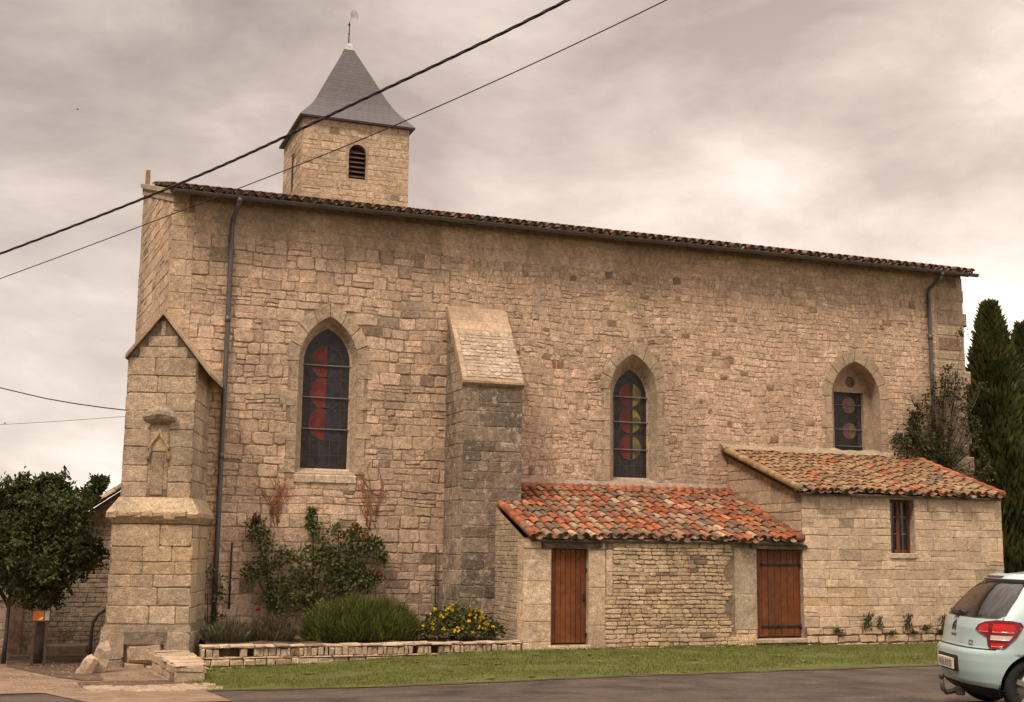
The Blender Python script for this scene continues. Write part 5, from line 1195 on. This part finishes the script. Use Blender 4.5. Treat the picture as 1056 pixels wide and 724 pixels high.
cpart(lambda b: patch(b, interp_rows([(1.365, -.05, .05), (1.385, -.05, .05)], 2), .042, nc=8), "brake_lamp", DREDL)
# plate in its recess
cpart(lambda b: patch(b, interp_rows([(.412, -.044, .044), (.42, -.050, .050), (.568, -.052, .052), (.582, -.046, .046)], 3), .003, nc=16), "plate_recess", BLACKP)
PF_ = Fr((-.022, .26, .435), (0, -1, 0), (0, 0, 1), (-1, 0, 0))
pl_ = cpart(lambda b: fbox(b, PF_, 0, .52, 0, .112, -.02, .006, (.6,)*3, 0, .004), "number_plate", PLATE)
x = .045
for k in range(8):
    b = MB()
    if True:
        for (u0, u1, v0, v1) in random.sample([(0, .03, .075, .085), (0, .03, .045, .055), (0, .03, .02, .03), (0, .009, .02, .055), (0, .009, .05, .085), (.021, .03, .02, .055), (.021, .03, .05, .085)], 5): fbox(b, PF_, x+u0, x+u1, v0, v1, .0062, .0075)
        b.build("character", BLACKP, pl_); x += .056 if k not in (3, 5) else .07
# emblem, lettering
def chev(b):
    for dz in (0, .035):
        for sg in (-1, 1):
            o = outl(.862, 0); P = [(0, .05+dz), (sg*.05, .0+dz), (sg*.05, .022+dz), (0, .074+dz)]; vs_ = []
            for w_ in (.0, .012):
                for (u, v) in P: z = .835+v; s = 0; p = outl(z, 0); vs_.append(Vector((p.x-.004-w_, u, z)))
            b.add(vs_, [(0, 1, 2, 3), (7, 6, 5, 4), (0, 4, 5, 1), (1, 5, 6, 2), (2, 6, 7, 3), (3, 7, 4, 0)])
cpart(chev, "chevron_emblem", surf("dark_chrome", (.12, .12, .12), .05, 8, .2, 0, metal=.8))
def lettering(txt, size, y, z, name):
    cu = bpy.data.curves.new("lettering", 'FONT'); cu.body = txt; cu.size = size; cu.extrude = .002; cu.align_x = 'CENTER'
    ob = bpy.data.objects.new("tmp", cu); COL.objects.link(ob); dg = bpy.context.evaluated_depsgraph_get(); me = bpy.data.meshes.new_from_object(ob.evaluated_get(dg)); bpy.data.objects.remove(ob)
    s = math.asin(min(1, (abs(y)/.86))**(2.9/2))/(math.pi/2)*.3*(1 if y > 0 else -1); p = outl(z, s); nrm = cnorm(z, s)
    X = Vector((0, 0, 1)).cross(nrm).normalized(); Y_ = nrm.cross(X)
    M = Matrix(((X.x, Y_.x, nrm.x, p.x+nrm.x*.006), (X.y, Y_.y, nrm.y, p.y+nrm.y*.006), (X.z, Y_.z, nrm.z, p.z+nrm.z*.006), (0, 0, 0, 1))); me.transform(M); me.materials.clear(); me.materials.append(CHROMED)
    o2 = bpy.data.objects.new(name, me); COL.objects.link(o2); o2.parent = car
CHROMED = surf("lettering_chrome", (.15, .15, .15), .05, 8, .3, 0, metal=.6)
lettering("CITROEN", .038, .0, .775, "lettering"); lettering("C3", .07, -.50, .71, "lettering")
# wiper
cpart(lambda b: (fbox(b, Fr((.15, -.05, .985), (0, 1, 0), (.55, 0, .8), (-.8, 0, .55)), 0, .14, -.01, .05, .0, .05, (.02,)*3, 0, .01), tube(b, [(.145, .0, 1.0), (.15, .2, 1.02), (.19, .42, 1.04)], .012, 6)), "rear_wiper", BLACKP)
# tow bar
cpart(lambda b: (tube(b, [(.30, 0, .25), (.08, .0, .19), (-.02, 0, .165), (-.06, 0, .20), (-.068, 0, .30)], [.03, .03, .028, .026, .022], 10), tube(b, [(-.068, 0, .30), (-.068, 0, .325), (-.068, 0, .35), (-.068, 0, .375)], [.012, .03, .03, .01], 12), fbox(b, Fr((.05, -.16, .15), (1, 0, 0), (0, 1, 0), (0, 0, 1)), 0, .08, 0, .09, 0, .09, (.02,)*3, 0, .01)), "tow_bar", surf("worn_steel", (.09, .075, .065), .3, 15, .5, .2, 60, metal=.4))
for (wx, wz) in WH:
    for sg in (-1, 1):
        wb = MB(); ys = sg*.63; pr = [(.20, 0), (.285, 0), (.30, .03), (.30, .16), (.285, .19), (.20, .19)]; n = 36; vs_ = []
        for i in range(n):
            a = 2*math.pi*i/n
            for (r, t) in pr: vs_.append((wx+r*math.cos(a), ys+sg*t, wz+r*math.sin(a)))
        wb.add(vs_, [(i*6+k, i*6+(k+1) % 6, ((i+1) % n)*6+(k+1) % 6, ((i+1) % n)*6+k) for i in range(n) for k in range(6)], (.02,)*3, 0, True)
        tube(wb, [(wx, sg*.45, wz), (wx, sg*.64, wz)], .1, 10)
        wo = wb.build("wheel", TYRE, car)
        rb = MB(); tube(rb, [(wx, ys+sg*.08, wz), (wx, ys+sg*.15, wz)], [.205, .205], 36)
        for k in range(5):
            a = 2*math.pi*k/5+.3; f_ = Fr((wx, ys+sg*.15, wz), (math.cos(a), 0, math.sin(a)), (-math.sin(a), 0, math.cos(a)), (0, sg, 0)); fbox(rb, f_, .03, .2, -.03, .03, -.02, .025, (.4,)*3, 0, .008)
        tube(rb, [(wx, ys+sg*.14, wz), (wx, ys+sg*.19, wz)], .045, 14); rb.build("rim", RIM, wo)
        ab = MB(); n = 24; vs_ = []            # dark arch liner
        for i in range(n+1):
            a = -.25+(math.pi+.5)*i/n
            for t in (.42, .80): vs_.append((wx+(WR+.01)*math.cos(a), sg*t, wz+(WR+.01)*math.sin(a)))
        ab.add(vs_, [(2*i, 2*i+1, 2*i+3, 2*i+2) for i in range(n)], (.02,)*3); ab.add([(wx-.4, sg*.42, .2), (wx+.4, sg*.42, .2), (wx+.4, sg*.42, .68), (wx-.4, sg*.42, .68)], [(0, 1, 2, 3)], (.02,)*3)
        ab.build("wheel_arch", BLACKP, car)
cpart(lambda b: box(b, .25, 3.7, -.6, .6, .18, .24, (.02,)*3), "underbody", BLACKP)
for sg in (-1, 1): cpart(lambda b: patch(b, interp_rows([(.70, sg*.86, sg*.92), (.84, sg*.84, sg*.90)], 4), .006), "headlamp", CLEARL)
for sg in (-1, 1): cpart(lambda b: fbox(b, Fr((2.55, sg*.84, 1.0), (1, 0, 0), (0, sg, 0), (0, 0, 1)), 0, .1, 0, .2, 0, .14, (.5,)*3, 0, .03), "wing_mirror", PAINT)
cpart(lambda b: patch(b, interp_rows([(.99, -.995, -.86), (1.15, -.995, -.85), (1.34, -.995, -.84)], 4), .005) or patch(b, interp_rows([(.99, .86, .995), (1.15, .85, .995), (1.34, .84, .995)], 4), .005), "windscreen", CGLASS)
HEAD = 113; yaw = R(90-HEAD)
car.location = (9.40, 11.52, gz(9.4, 11.5)); car.rotation_euler = (0, 0, yaw)
